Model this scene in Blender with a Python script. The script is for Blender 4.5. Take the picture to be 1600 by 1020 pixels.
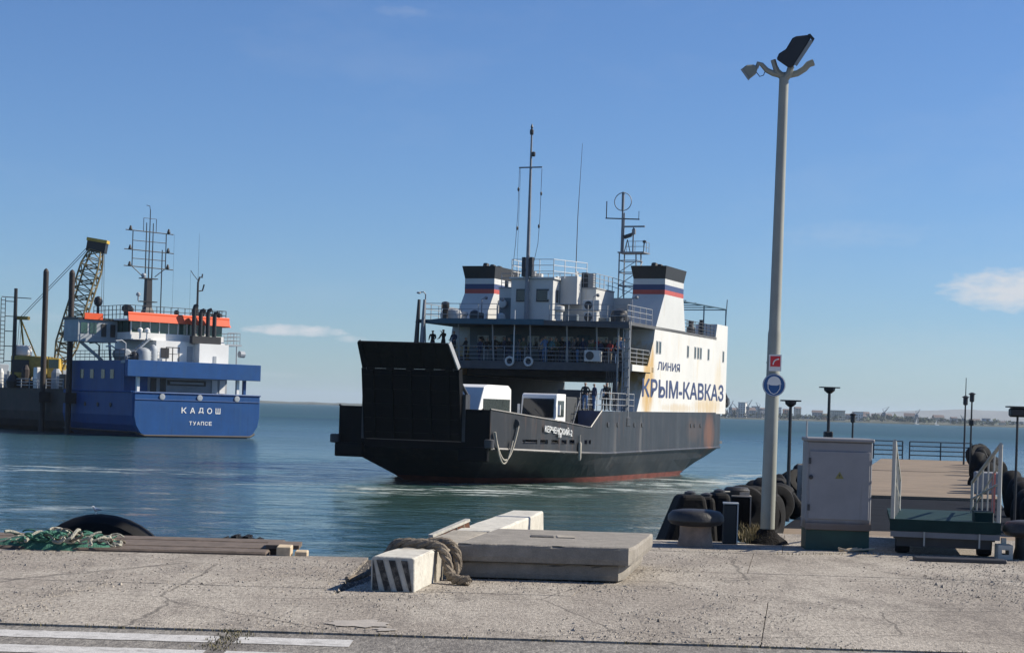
import bpy, bmesh, math, random
from mathutils import Vector, Matrix, noise as mnoise
R = math.radians
random.seed(7)
for o in list(bpy.data.objects): bpy.data.objects.remove(o)
scene = bpy.context.scene
COL = scene.collection

# ------------------------------------------------------------------ camera
F_PX, CX, CY, ROLL = 2800.0, 800.0, 638.5, R(1.75)
CAM_Z, WATER = 1.7, -2.6
cd = bpy.data.cameras.new('camera')
cd.sensor_fit = 'HORIZONTAL'; cd.sensor_width = 36.0
cd.lens = 36.0 * F_PX / 1600.0
cd.shift_y = (CY - 510.0) / 1600.0
cd.clip_start = 0.1; cd.clip_end = 60000
cam = bpy.data.objects.new('camera', cd); COL.objects.link(cam)
cam.matrix_world = Matrix.Translation((0, 0, CAM_Z)) @ Matrix.Rotation(R(90), 4, 'X') @ Matrix.Rotation(ROLL, 4, 'Z')
scene.camera = cam

# ------------------------------------------------------------------ sky and sun
SUN_AZ, SUN_EL = R(11), R(36)          # azimuth from +X towards +Y
sun_dir = Vector((math.cos(SUN_AZ) * math.cos(SUN_EL), math.sin(SUN_AZ) * math.cos(SUN_EL), math.sin(SUN_EL)))
world = bpy.data.worlds.new('World'); scene.world = world; world.use_nodes = True
wn, wl = world.node_tree.nodes, world.node_tree.links
wn.clear()
w_out = wn.new('ShaderNodeOutputWorld'); w_bg = wn.new('ShaderNodeBackground')
sky = wn.new('ShaderNodeTexSky'); sky.sky_type = 'NISHITA'; sky.sun_disc = False
sky.sun_elevation = SUN_EL; sky.sun_rotation = R(90) - SUN_AZ
sky.altitude = 0; sky.air_density = 1.0; sky.dust_density = 0.15; sky.ozone_density = 2.5
w_bg.inputs['Strength'].default_value = 0.055
def wmath(op, a, b=None, c=None):
    n = wn.new('ShaderNodeMath'); n.operation = op
    for i, v in enumerate((a, b, c)):
        if v is None: continue
        if isinstance(v, (int, float)): n.inputs[i].default_value = v
        else: wl.new(v, n.inputs[i])
    return n.outputs[0]
tc = wn.new('ShaderNodeTexCoord'); sep = wn.new('ShaderNodeSeparateXYZ'); wl.new(tc.outputs['Generated'], sep.inputs[0])
az = wmath('ARCTAN2', sep.outputs[0], sep.outputs[1]); el = wmath('ARCSINE', sep.outputs[2])
cmb = wn.new('ShaderNodeCombineXYZ'); wl.new(az, cmb.inputs[0]); wl.new(wmath('MULTIPLY', el, 2.6), cmb.inputs[1])
def wnoise(scale, detail=6, rough=.6, off=0.0):
    mp = wn.new('ShaderNodeMapping'); mp.inputs['Location'].default_value = (off, off * .7, off * .3); wl.new(cmb.outputs[0], mp.inputs[0])
    n = wn.new('ShaderNodeTexNoise'); n.inputs['Scale'].default_value = scale; n.inputs['Detail'].default_value = detail
    n.inputs['Roughness'].default_value = rough; wl.new(mp.outputs[0], n.inputs['Vector']); return n.outputs['Fac']
n_fine, n_wisp = wnoise(95, 8, .6), wnoise(7, 7, .6, 3.1)
# wispy high cloud all round the sky
total = wmath('MULTIPLY', wmath('SMOOTH_MIN', wmath('MAXIMUM', wmath('MULTIPLY', wmath('SUBTRACT', n_wisp, .56), 2.6), 0), .5, .1), .12)
def cloud(x, y, sx, sy, dens, rag=1.1, soft=1.0):
    """one small cloud bank: azimuth / elevation from a direction, angular half sizes"""
    global total
    u0 = math.atan((x - CX) / F_PX); v0 = ((CY + (x - CX) * math.tan(ROLL)) - y) / F_PX
    du = wmath('DIVIDE', wmath('SUBTRACT', az, u0), sx / F_PX); dv = wmath('DIVIDE', wmath('SUBTRACT', el, v0), sy / F_PX)
    e = wmath('ADD', wmath('MULTIPLY', du, du), wmath('MULTIPLY', dv, dv))
    e = wmath('ADD', e, wmath('MULTIPLY', wmath('SUBTRACT', n_fine, .5), 3.2 * rag))
    m = wmath('MULTIPLY', wmath('MINIMUM', wmath('MAXIMUM', wmath('DIVIDE', wmath('SUBTRACT', 1.0, e), soft), 0), 1), dens)
    total = wmath('ADD', total, m)
cloud(455, 517, 88, 10, .9, .8, 1.1); cloud(545, 530, 26, 6, .5, .9, 1.2); cloud(420, 585, 60, 5, .12, .5, 1)
cloud(1600, 462, 140, 36, 1.1, .5, 1.1); cloud(1330, 372, 130, 22, .16, .8, 2.0)
cloud(1480, 565, 300, 60, .22, .5, 2.2); cloud(612, 30, 45, 10, .13, .8, 1.5); cloud(1100, 4, 260, 12, .22, .8, 1.4)
cloud(40, 500, 110, 12, .14, .5, 1.5)
mx = wn.new('ShaderNodeMix'); mx.data_type = 'RGBA'
wl.new(wmath('MINIMUM', total, .95), mx.inputs[0]); 
tint = wn.new('ShaderNodeMix'); tint.data_type = 'RGBA'; tint.blend_type = 'MULTIPLY'; tint.inputs[0].default_value = 1; tint.inputs[7].default_value = (.76, 1.03, 1.46, 1)
wl.new(sky.outputs[0], tint.inputs[6]); wl.new(tint.outputs[2], mx.inputs[6]); mx.inputs[7].default_value = (8.6, 9.0, 9.6, 1)
wl.new(mx.outputs[2], w_bg.inputs[0]); wl.new(w_bg.outputs[0], w_out.inputs[0])
sd = bpy.data.lights.new('sun', 'SUN'); sd.energy = 5.0; sd.angle = R(.53); sd.color = (1, .92, .79)
sun = bpy.data.objects.new('sun', sd); COL.objects.link(sun)
sun.rotation_euler = (-sun_dir).to_track_quat('-Z', 'Y').to_euler(); sun.location = (40, 20, 60)
vs = scene.view_settings; vs.view_transform = 'Standard'; vs.look = 'None'; vs.gamma = 1; vs.exposure = 0.5; vs.use_curve_mapping = False

# ------------------------------------------------------------------ pixel <-> world helpers (the photo's own survey)
_r = Vector((math.cos(ROLL), 0, math.sin(ROLL))); _u = Vector((-math.sin(ROLL), 0, math.cos(ROLL)))
def ray(x, y): return Vector((0, 1, 0)) + _r * ((x - CX) / F_PX) + _u * (-(y - CY) / F_PX)
def P(x, y, Y): d = ray(x, y); return Vector((0, 0, CAM_Z)) + d * Y
def G(x, y, z=0.0): d = ray(x, y); return Vector((0, 0, CAM_Z)) + d * ((z - CAM_Z) / d.z)

# ------------------------------------------------------------------ materials
MATS = {}
def mat(name, col, rough=.6, metal=0.0, var=.18, scale=3.0, bump=0.0, bscale=40.0, rust=0.0, rustcol=(.16, .06, .025), streak=True, spec=.5, var2=0.0, salt=None, stains=(), rscale=1.6):
    if name in MATS: return MATS[name]
    m = bpy.data.materials.new(name); m.use_nodes = True; nt = m.node_tree; n, l = nt.nodes, nt.links
    b = n['Principled BSDF']; b.inputs['Roughness'].default_value = rough; b.inputs['Metallic'].default_value = metal
    b.inputs['Specular IOR Level'].default_value = spec
    t = n.new('ShaderNodeTexCoord')
    a = n.new('ShaderNodeTexNoise'); a.inputs['Scale'].default_value = scale; a.inputs['Detail'].default_value = 7; a.inputs['Roughness'].default_value = .65
    l.new(t.outputs['Object'], a.inputs['Vector'])
    r = n.new('ShaderNodeValToRGB'); r.color_ramp.elements[0].position = .3; r.color_ramp.elements[1].position = .7
    r.color_ramp.elements[0].color = tuple(c * (1 - var) for c in col) + (1,); r.color_ramp.elements[1].color = tuple(min(1, c * (1 + var)) for c in col) + (1,)
    l.new(a.outputs['Fac'], r.inputs['Fac']); out = r.outputs['Color']
    if var2:
        c = n.new('ShaderNodeTexNoise'); c.inputs['Scale'].default_value = scale * 14; c.inputs['Detail'].default_value = 3; l.new(t.outputs['Object'], c.inputs['Vector'])
        k = n.new('ShaderNodeMapRange'); k.inputs[1].default_value = .3; k.inputs[2].default_value = .7; k.inputs[3].default_value = 1 - var2; k.inputs[4].default_value = 1 + var2
        l.new(c.outputs['Fac'], k.inputs[0]); q = n.new('ShaderNodeMix'); q.data_type = 'RGBA'; q.blend_type = 'MULTIPLY'; q.inputs[0].default_value = 1
        l.new(out, q.inputs[6]); l.new(k.outputs[0], q.inputs[7]); out = q.outputs[2]
    if rust:
        mp = n.new('ShaderNodeMapping'); mp.inputs['Scale'].default_value = (2.2, 2.2, .16) if streak else (rscale, rscale, rscale); l.new(t.outputs['Object'], mp.inputs[0])
        s = n.new('ShaderNodeTexNoise'); s.inputs['Scale'].default_value = 1.3; s.inputs['Detail'].default_value = 8; s.inputs['Roughness'].default_value = .7; l.new(mp.outputs[0], s.inputs['Vector'])
        k = n.new('ShaderNodeMapRange'); k.inputs[1].default_value = .66 - rust * .25; k.inputs[2].default_value = .82 - rust * .2; l.new(s.outputs['Fac'], k.inputs[0])
        q = n.new('ShaderNodeMix'); q.data_type = 'RGBA'; q.inputs[7].default_value = rustcol + (1,)
        k2 = n.new('ShaderNodeMath'); k2.operation = 'MULTIPLY'; k2.inputs[1].default_value = .8; l.new(k.outputs[0], k2.inputs[0])
        l.new(k2.outputs[0], q.inputs[0]); l.new(out, q.inputs[6]); out = q.outputs[2]
    def nm(op, a_, b_):
        k_ = n.new('ShaderNodeMath'); k_.operation = op; k_.use_clamp = op == 'MULTIPLY'
        for i_, v_ in ((0, a_), (1, b_)):
            if isinstance(v_, (int, float)): k_.inputs[i_].default_value = v_
            else: l.new(v_, k_.inputs[i_])
        return k_.outputs[0]
    if salt:        # pale run-down streaks
        mp = n.new('ShaderNodeMapping'); mp.inputs['Scale'].default_value = (1.7, 1.7, .07); mp.inputs['Location'].default_value = (5, 9, 2); l.new(t.outputs['Object'], mp.inputs[0])
        s = n.new('ShaderNodeTexNoise'); s.inputs['Scale'].default_value = 1.2; s.inputs['Detail'].default_value = 7; s.inputs['Roughness'].default_value = .65; l.new(mp.outputs[0], s.inputs['Vector'])
        k = n.new('ShaderNodeMapRange'); k.inputs[1].default_value = .5; k.inputs[2].default_value = .75; k.inputs[4].default_value = .8; l.new(s.outputs['Fac'], k.inputs[0])
        q = n.new('ShaderNodeMix'); q.data_type = 'RGBA'; q.inputs[7].default_value = tuple(salt) + (1,); l.new(k.outputs[0], q.inputs[0]); l.new(out, q.inputs[6]); out = q.outputs[2]
    for (sy, sz, ry, rz_, scol, sd_) in stains:     # old rust runs at one place on the plating
        sp_ = n.new('ShaderNodeSeparateXYZ'); l.new(t.outputs['Object'], sp_.inputs[0])
        u_ = nm('DIVIDE', nm('SUBTRACT', sp_.outputs[1], sy), ry); v_ = nm('DIVIDE', nm('SUBTRACT', sp_.outputs[2], sz), rz_)
        mp = n.new('ShaderNodeMapping'); mp.inputs['Scale'].default_value = (1.6, 1.6, .3); l.new(t.outputs['Object'], mp.inputs[0])
        s = n.new('ShaderNodeTexNoise'); s.inputs['Scale'].default_value = 1.6; s.inputs['Detail'].default_value = 8; l.new(mp.outputs[0], s.inputs['Vector'])
        e_ = nm('ADD', nm('ADD', nm('POWER', nm('ABSOLUTE', u_, 0), 2.0), nm('POWER', nm('ABSOLUTE', v_, 0), 2.0)), nm('SUBTRACT', .5, s.outputs['Fac']))
        e_ = nm('ADD', e_, nm('SUBTRACT', .5, s.outputs['Fac']))
        k = n.new('ShaderNodeMapRange'); k.inputs[1].default_value = 1.0; k.inputs[2].default_value = .1; k.inputs[3].default_value = 0; k.inputs[4].default_value = sd_; l.new(e_, k.inputs[0])
        q = n.new('ShaderNodeMix'); q.data_type = 'RGBA'; q.inputs[7].default_value = tuple(scol) + (1,); l.new(k.outputs[0], q.inputs[0]); l.new(out, q.inputs[6]); out = q.outputs[2]
    l.new(out, b.inputs['Base Color'])
    if bump:
        c = n.new('ShaderNodeTexNoise'); c.inputs['Scale'].default_value = bscale; c.inputs['Detail'].default_value = 4; l.new(t.outputs['Object'], c.inputs['Vector'])
        bp = n.new('ShaderNodeBump'); bp.inputs['Strength'].default_value = bump; bp.inputs['Distance'].default_value = .02
        l.new(c.outputs['Fac'], bp.inputs['Height']); l.new(bp.outputs[0], b.inputs['Normal'])
    MATS[name] = m; return m

def ground_mat(name, base, dark, light, aggr, crack, spots):
    """worn outdoor concrete / asphalt: stains, aggregate grains, hairline cracks"""
    m = bpy.data.materials.new(name); m.use_nodes = True; nt = m.node_tree; n, l = nt.nodes, nt.links
    b = n['Principled BSDF']; b.inputs['Roughness'].default_value = .9; b.inputs['Specular IOR Level'].default_value = .25
    g = n.new('ShaderNodeNewGeometry'); pos = g.outputs['Position']
    def nz(scale, det=6, ro=.6, sc=(1, 1, 1)):
        mp = n.new('ShaderNodeMapping'); mp.inputs['Scale'].default_value = sc; l.new(pos, mp.inputs[0])
        t = n.new('ShaderNodeTexNoise'); t.inputs['Scale'].default_value = scale; t.inputs['Detail'].default_value = det; t.inputs['Roughness'].default_value = ro
        l.new(mp.outputs[0], t.inputs['Vector']); return t.outputs['Fac']
    def rng(v, a, c, lo=0.0, hi=1.0):
        k = n.new('ShaderNodeMapRange'); k.inputs[1].default_value = a; k.inputs[2].default_value = c; k.inputs[3].default_value = lo; k.inputs[4].default_value = hi; l.new(v, k.inputs[0]); return k.outputs[0]
    def mix(f, a, c, mode='MIX'):
        q = n.new('ShaderNodeMix'); q.data_type = 'RGBA'; q.blend_type = mode
        for i, v in ((0, f), (6, a), (7, c)):
            if isinstance(v, tuple): q.inputs[i].default_value = v + (1,)
            elif isinstance(v, float): q.inputs[i].default_value = v
            else: l.new(v, q.inputs[i])
        return q.outputs[2]
    c = mix(rng(nz(.55, 9, .7, (1, .42, 1)), .43, .57), base, light)
    c = mix(rng(nz(.8, 9, .74, (1, .36, 1)), .52, .62, 0, .7), c, dark)
    c = mix(rng(nz(3.2, 7, .76, (1, .4, 1)), .52, .66, 0, .6), c, dark)
    gr = nz(34, 3, .7, (1, .3, 1)); c = mix(1.0, c, rng(gr, .3, .7, 1 - aggr, 1 + aggr), 'MULTIPLY')
    gr2 = nz(90, 2, .6, (1, .3, 1)); c = mix(1.0, c, rng(gr2, .3, .7, 1 - aggr * .7, 1 + aggr * .7), 'MULTIPLY')
    v = n.new('ShaderNodeTexVoronoi'); v.inputs['Scale'].default_value = 16; l.new(pos, v.inputs['Vector'])
    c = mix(rng(v.outputs['Distance'], .10, .20, spots, 0), c, tuple(x * .35 for x in dark))
    w = n.new('ShaderNodeTexVoronoi'); w.feature = 'DISTANCE_TO_EDGE'; w.inputs['Scale'].default_value = .42
    av = n.new('ShaderNodeMix'); av.data_type = 'VECTOR'; av.inputs[0].default_value = .12; nn = n.new('ShaderNodeTexNoise'); nn.inputs['Scale'].default_value = 2.5; nn.inputs['Detail'].default_value = 6
    l.new(pos, nn.inputs['Vector']); l.new(pos, av.inputs[4]); l.new(nn.outputs['Color'], av.inputs[5]); l.new(av.outputs[1], w.inputs['Vector'])
    c = mix(rng(w.outputs['Distance'], .0015, .006, crack, 0), c, tuple(x * .3 for x in dark))
    l.new(c, b.inputs['Base Color'])
    ad = n.new('ShaderNodeMath'); ad.operation = 'ADD'; l.new(gr, ad.inputs[0]); l.new(gr2, ad.inputs[1])
    bp = n.new('ShaderNodeBump'); bp.inputs['Strength'].default_value = .55; bp.inputs['Distance'].default_value = .012
    l.new(ad.outputs[0], bp.inputs['Height']); l.new(bp.outputs[0], b.inputs['Normal'])
    return m

# ------------------------------------------------------------------ mesh collector
class MB:
    def __init__(s): s.v = []; s.f = []; s.mi = []; s.m = 0
    def face(s, idx): s.f.append(tuple(idx)); s.mi.append(s.m)
    def add(s, vs, fs):
        k = len(s.v); s.v += [tuple(p) for p in vs]
        for f in fs: s.face([k + i for i in f])
        return s
    def box(s, x0, x1, y0, y1, z0, z1, M=None):
        vs = [Vector(p) for p in ((x0, y0, z0), (x1, y0, z0), (x1, y1, z0), (x0, y1, z0), (x0, y0, z1), (x1, y0, z1), (x1, y1, z1), (x0, y1, z1))]
        if M is not None: vs = [M @ p for p in vs]
        return s.add(vs, [(3, 2, 1, 0), (4, 5, 6, 7), (0, 1, 5, 4), (1, 2, 6, 5), (2, 3, 7, 6), (3, 0, 4, 7)])
    def hexa(s, lo, hi):
        """lo / hi: four points each, anticlockwise from above"""
        return s.add(list(lo) + list(hi), [(3, 2, 1, 0), (4, 5, 6, 7), (0, 1, 5, 4), (1, 2, 6, 5), (2, 3, 7, 6), (3, 0, 4, 7)])
    def loft(s, rings, cap0=True, cap1=True):
        k = len(s.v); n = len(rings[0])
        for r in rings: s.v += [tuple(p) for p in r]
        for i in range(len(rings) - 1):
            for j in range(n):
                a = k + i * n + j; b = k + i * n + (j + 1) % n
                s.face((a, b, b + n, a + n))
        if cap0: s.face([k + j for j in reversed(range(n))])
        if cap1: s.face([k + (len(rings) - 1) * n + j for j in range(n)])
        return s
    def tube(s, p, q, r0, r1=None, n=6, caps=True):
        return s.path([p, q], [r0, r0 if r1 is None else r1], n, caps)
    def path(s, pts, r, n=6, caps=True):
        pts = [Vector(p) for p in pts]
        if not isinstance(r, (list, tuple)): r = [r] * len(pts)
        rings = []; up = None
        for i, p in enumerate(pts):
            d = (pts[min(i + 1, len(pts) - 1)] - pts[max(i - 1, 0)])
            if d.length < 1e-9: d = Vector((0, 0, 1))
            d.normalize()
            if up is None: up = Vector((0, 0, 1)) if abs(d.z) < .9 else Vector((1, 0, 0))
            a = d.cross(up)
            if a.length < 1e-4: a = d.cross(Vector((.3, .9, .2)))
            a.normalize(); b = a.cross(d).normalized(); up = b
            rings.append([p + (a * math.cos(2 * math.pi * j / n) + b * math.sin(2 * math.pi * j / n)) * r[i] for j in range(n)])
        return s.loft(rings, caps, caps)
    def prism(s, poly, axis, a, b):
        """poly: 2-D points; axis 0 -> (y,z), 1 -> (x,z), 2 -> (x,y)"""
        def p3(p, h): return [(h, p[0], p[1]), (p[0], h, p[1]), (p[0], p[1], h)][axis]
        return s.loft([[p3(p, a) for p in poly], [p3(p, b) for p in poly]])
    def lathe(s, prof, c=(0, 0, 0), n=20, M=None):
        c = Vector(c); rings = []
        for r, z in prof:
            ring = [Vector((r * math.cos(2 * math.pi * j / n), r * math.sin(2 * math.pi * j / n), z)) for j in range(n)]
            rings.append([(M @ p if M is not None else p) + c for p in ring])
        return s.loft(rings)
    def torus(s, c, R0, r, M=None, n=24, k=10, sq=1.0):
        c = Vector(c); b = len(s.v)
        for i in range(n):
            a = 2 * math.pi * i / n
            for j in range(k):
                t = 2 * math.pi * j / k
                ct, st = math.cos(t), math.sin(t)
                ct = math.copysign(abs(ct) ** sq, ct); st = math.copysign(abs(st) ** sq, st)
                p = Vector(((R0 + r * ct) * math.cos(a), (R0 + r * ct) * math.sin(a), r * 1.15 * st))
                s.v.append(tuple((M @ p if M is not None else p) + c))
        for i in range(n):
            for j in range(k): s.face((b + i * k + j, b + ((i + 1) % n) * k + j, b + ((i + 1) % n) * k + (j + 1) % k, b + i * k + (j + 1) % k))
        return s
    def mesh(s, name, mats, smooth=False, fix=True):
        me = bpy.data.meshes.new(name); me.from_pydata(s.v, [], s.f); 
        for m in (mats if isinstance(mats, (list, tuple)) else [mats]): me.materials.append(m)
        for p, i in zip(me.polygons, s.mi): p.material_index = i; p.use_smooth = smooth
        if fix:
            bm = bmesh.new(); bm.from_mesh(me); bmesh.ops.recalc_face_normals(bm, faces=bm.faces); bm.to_mesh(me); bm.free()
        me.update(); return me
    def build(s, name, mats, parent=None, smooth=False, bevel=0.0, seg=1, solid=0.0, fix=True):
        o = bpy.data.objects.new(name, s.mesh(name, mats, smooth, fix)); COL.objects.link(o)
        if parent is not None: o.parent = parent
        if solid: q = o.modifiers.new('thickness', 'SOLIDIFY'); q.thickness = solid; q.offset = 0
        if bevel: q = o.modifiers.new('bevel', 'BEVEL'); q.width = bevel; q.segments = seg; q.limit_method = 'ANGLE'; q.angle_limit = R(35)
        if smooth and not bevel:
            try: o.data.set_sharp_from_angle(angle=R(40))
            except Exception: pass
        return o
def tag(o, label=None, cat=None, group=None, kind=None):
    if label: o['label'] = label
    if cat: o['category'] = cat
    if group: o['group'] = group
    if kind: o['kind'] = kind
    return o
def thing(name, loc, label, cat, rz=0.0, group=None):
    o = bpy.data.objects.new(name, None); COL.objects.link(o); o.empty_display_size = .2
    o.location = loc; o.rotation_euler = (0, 0, rz); return tag(o, label, cat, group)
def copy_tree(o, parent=None):
    c = o.copy(); COL.objects.link(c)
    if parent is not None: c.parent = parent
    for ch in list(o.children): copy_tree(ch, c)
    return c
def text_mesh(name, body, size, m, parent, mtx, width=None, depth=.004, bold=.0, thick=0.0):
    cu = bpy.data.curves.new(name, 'FONT'); cu.body = body; cu.size = size; cu.extrude = depth; cu.offset = bold; cu.align_x = 'LEFT'
    t = bpy.data.objects.new(name, cu); COL.objects.link(t)
    dg = bpy.context.evaluated_depsgraph_get(); me = bpy.data.meshes.new_from_object(t.evaluated_get(dg)); bpy.data.objects.remove(t)
    xs = [v.co.x for v in me.vertices]; ys = [v.co.y for v in me.vertices]; x0, x1, y0, y1 = min(xs), max(xs), min(ys), max(ys)
    kx = (width / (x1 - x0)) if width else 1.0; ky = size / (y1 - y0)
    for v in me.vertices: v.co = ((v.co.x - x0) * kx, (v.co.y - y0) * ky, v.co.z)
    if thick:       # heavier strokes: the same letters struck again a little to the side, each a hair proud of the last
        V = [v.co.copy() for v in me.vertices]; Fc = [tuple(p.vertices) for p in me.polygons]; n = len(V); me = bpy.data.meshes.new(name)
        shifts = [(0, 0), (thick, 0), (thick * .5, thick * .35), (thick * .5, -thick * .35)]
        me.from_pydata([p + Vector((a, b, .0015 * i)) for i, (a, b) in enumerate(shifts) for p in V], [], [tuple(k + n * i for k in f) for i in range(4) for f in Fc])
    for v in me.vertices: v.co = mtx @ v.co
    me.materials.clear(); me.materials.append(m)
    o = bpy.data.objects.new(name, me); COL.objects.link(o); o.parent = parent; return o
def rail(mb, pts, h, r=.022, rows=3, every=1.5, post=.028):
    """guard rail along a polyline of floor points"""
    pts = [Vector(p) for p in pts]
    for a, b in zip(pts, pts[1:]):
        L = (b - a).length; k = max(1, round(L / every))
        for i in range(k + 1):
            p = a.lerp(b, i / k); mb.tube(p, p + Vector((0, 0, h)), post, n=5)
        for j in range(rows):
            z = Vector((0, 0, h * (j + 1) / rows)); mb.tube(a + z, b + z, r, n=5)
    return mb

# ================================================================== SETTING
# ------------------------------------------------------------------ water
def water_mat():
    m = bpy.data.materials.new('sea_water'); m.use_nodes = True; nt = m.node_tree; n, l = nt.nodes, nt.links
    b = n['Principled BSDF']; b.inputs['Roughness'].default_value = .09; b.inputs['IOR'].default_value = 1.33
    g = n.new('ShaderNodeNewGeometry'); pos = g.outputs['Position']
    def nz(scale, det, sc, ro=.55, off=(0, 0, 0)):
        mp = n.new('ShaderNodeMapping'); mp.inputs['Scale'].default_value = sc; mp.inputs['Location'].default_value = off; l.new(pos, mp.inputs[0])
        t = n.new('ShaderNodeTexNoise'); t.inputs['Scale'].default_value = scale; t.inputs['Detail'].default_value = det; t.inputs['Roughness'].default_value = ro
        l.new(mp.outputs[0], t.inputs['Vector']); return t.outputs['Fac']
    def mth(op, a, c):
        k = n.new('ShaderNodeMath'); k.operation = op
        for i, v in ((0, a), (1, c)):
            if isinstance(v, (int, float)): k.inputs[i].default_value = v
            else: l.new(v, k.inputs[i])
        return k.outputs[0]
    def rng(v, a, c, lo=0.0, hi=1.0):
        k = n.new('ShaderNodeMapRange'); k.inputs[1].default_value = a; k.inputs[2].default_value = c; k.inputs[3].default_value = lo; k.inputs[4].default_value = hi; l.new(v, k.inputs[0]); return k.outputs[0]
    patch = rng(nz(.035, 5, (.55, 1, 1)), .35, .65)          # wind patches
    turb = nz(.012, 4, (.6, 1, 1), off=(4, 2, 0))             # silt in the water
    r = n.new('ShaderNodeValToRGB'); r.color_ramp.elements[0].position = .35; r.color_ramp.elements[1].position = .68
    r.color_ramp.elements[0].color = (.018, .052, .062, 1); r.color_ramp.elements[1].color = (.032, .082, .082, 1); l.new(turb, r.inputs[0])
    # churned silt and foam in the wash round the ferry
    sp = n.new('ShaderNodeSeparateXYZ'); l.new(pos, sp.inputs[0])
    def blob(cx, cy, sx, sy, ang):
        ca, sa = math.cos(ang), math.sin(ang)
        dx, dy = mth('SUBTRACT', sp.outputs[0], cx), mth('SUBTRACT', sp.outputs[1], cy)
        u = mth('DIVIDE', mth('ADD', mth('MULTIPLY', dx, ca), mth('MULTIPLY', dy, sa)), sx); v = mth('DIVIDE', mth('SUBTRACT', mth('MULTIPLY', dy, ca), mth('MULTIPLY', dx, sa)), sy)
        return rng(mth('ADD', mth('MULTIPLY', u, u), mth('MULTIPLY', v, v)), 1, 0)
    fo = mth('MAXIMUM', blob(-5, 91.5, 11, 5.5, R(-4)), mth('MAXIMUM', blob(13, 118, 4.5, 22, R(-22)), blob(4, 100, 10, 5, R(15))))
    fo = mth('MAXIMUM', fo, mth('MULTIPLY', blob(-26, 104, 14, 6, 0), .62))
    fo = mth('MAXIMUM', fo, mth('MULTIPLY', blob(-22, 68, 9, 3, 0), .6))
    silt = mth('MAXIMUM', blob(4, 84, 22, 26, 0), blob(16, 108, 8, 26, R(-22)))
    q = n.new('ShaderNodeMix'); q.data_type = 'RGBA'; l.new(mth('MULTIPLY', silt, .75), q.inputs[0]); l.new(r.outputs[0], q.inputs[6]); q.inputs[7].default_value = (.045, .085, .062, 1)
    foam = mth('MULTIPLY', rng(nz(.62, 9, (.5, 1.1, 1), .72), .49, .61), rng(fo, .05, .7))
    q2 = n.new('ShaderNodeMix'); q2.data_type = 'RGBA'; l.new(mth('MULTIPLY', foam, .8), q2.inputs[0]); l.new(q.outputs[2], q2.inputs[6]); q2.inputs[7].default_value = (.62, .66, .63, 1)
    l.new(q2.outputs[2], b.inputs['Base Color']); l.new(mth('MAXIMUM', rng(foam, 0, 1, .09, .7), rng(sp.outputs[1], 70, 500, .09, .42)), b.inputs['Roughness'])
    h = mth('ADD', mth('MULTIPLY', nz(.9, 3, (.55, 1, 1)), .30), mth('MULTIPLY', nz(3.4, 3, (.6, 1, 1)), .12))
    h = mth('ADD', h, mth('MULTIPLY', nz(.22, 3, (.5, 1, 1)), .55))
    bp = n.new('ShaderNodeBump'); bp.inputs['Distance'].default_value = 1.0; l.new(rng(patch, 0, 1, .55, 1.0), bp.inputs['Strength'])
    l.new(h, bp.inputs['Height']); l.new(bp.outputs[0], b.inputs['Normal'])
    return m
def build_water():
    xs = [-15000, -4000, -1200, -400, -160] + [-110 + 1.0 * i for i in range(171)] + [100, 200, 500, 1500, 5000, 15000]
    ys = [-3000, -300, -60, 0] + [12 + .55 * i for i in range(230)] + [139 + 3 * i for i in range(40)] + [270, 320, 420, 600, 1000, 1800, 3500, 7000, 15000]
    v = []; f = []
    for y in ys:
        for x in xs:
            k = max(0, min(1, (y - 12) / 4, (250 - y) / 60, (60 - x) / 8, (x + 110) / 8))
            z = 0
            if k > 0: z = k * (.05 * mnoise.noise((x * .22, y * .45, 0)) + .035 * mnoise.noise((x * .6, y * 1.1, 3)) + .015 * mnoise.noise((x * .9 + 9, y * 2.0, 7)))
            v.append((x, y, WATER + z))
    w = len(xs)
    for j in range(len(ys) - 1):
        for i in range(w - 1): f.append((j * w + i, j * w + i + 1, (j + 1) * w + i + 1, (j + 1) * w + i))
    me = bpy.data.meshes.new('sea'); me.from_pydata(v, [], f); me.materials.append(water_mat())
    for p in me.polygons: p.use_smooth = True
    o = bpy.data.objects.new('sea', me); COL.objects.link(o); tag(o, kind='structure')
build_water()

# ------------------------------------------------------------------ quay
M_CONC = ground_mat('quay_concrete', (.262, .232, .196), (.165, .145, .124), (.345, .312, .265), .44, .6, .5)
M_ASPH = ground_mat('old_asphalt', (.18, .166, .148), (.115, .105, .096), (.225, .21, .186), .45, .15, .45)
M_WALL = mat('quay_wall_concrete', (.24, .22, .19), .9, var=.35, scale=1.2, bump=.4, bscale=12)
M_BLOCK = mat('cast_concrete', (.225, .205, .175), .9, var=.22, scale=5, bump=.4, bscale=30, var2=.12)
edge = [(-70, 19.0), (-7, 19.55), (-2.35, 19.85), (-1.55, 20.0), (-.85, 20.3), (-.12, 24.95), (.5, 25.05), (.62, 24.25), (2.2, 24.1), (3.2, 24.3), (3.6, 26.2), (16, 26.5), (70, 26.5)]
quay_poly = [(-70, 13.3)] + edge + [(70, 13.3)]
mb = MB(); mb.prism(quay_poly, 2, -6, -.03); mb.mi[-1] = 1; quay = tag(mb.build('quay', [M_WALL, mat('joint_dirt', (.05, .043, .036), .95, var=.4, scale=6)]), kind='structure')
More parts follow.
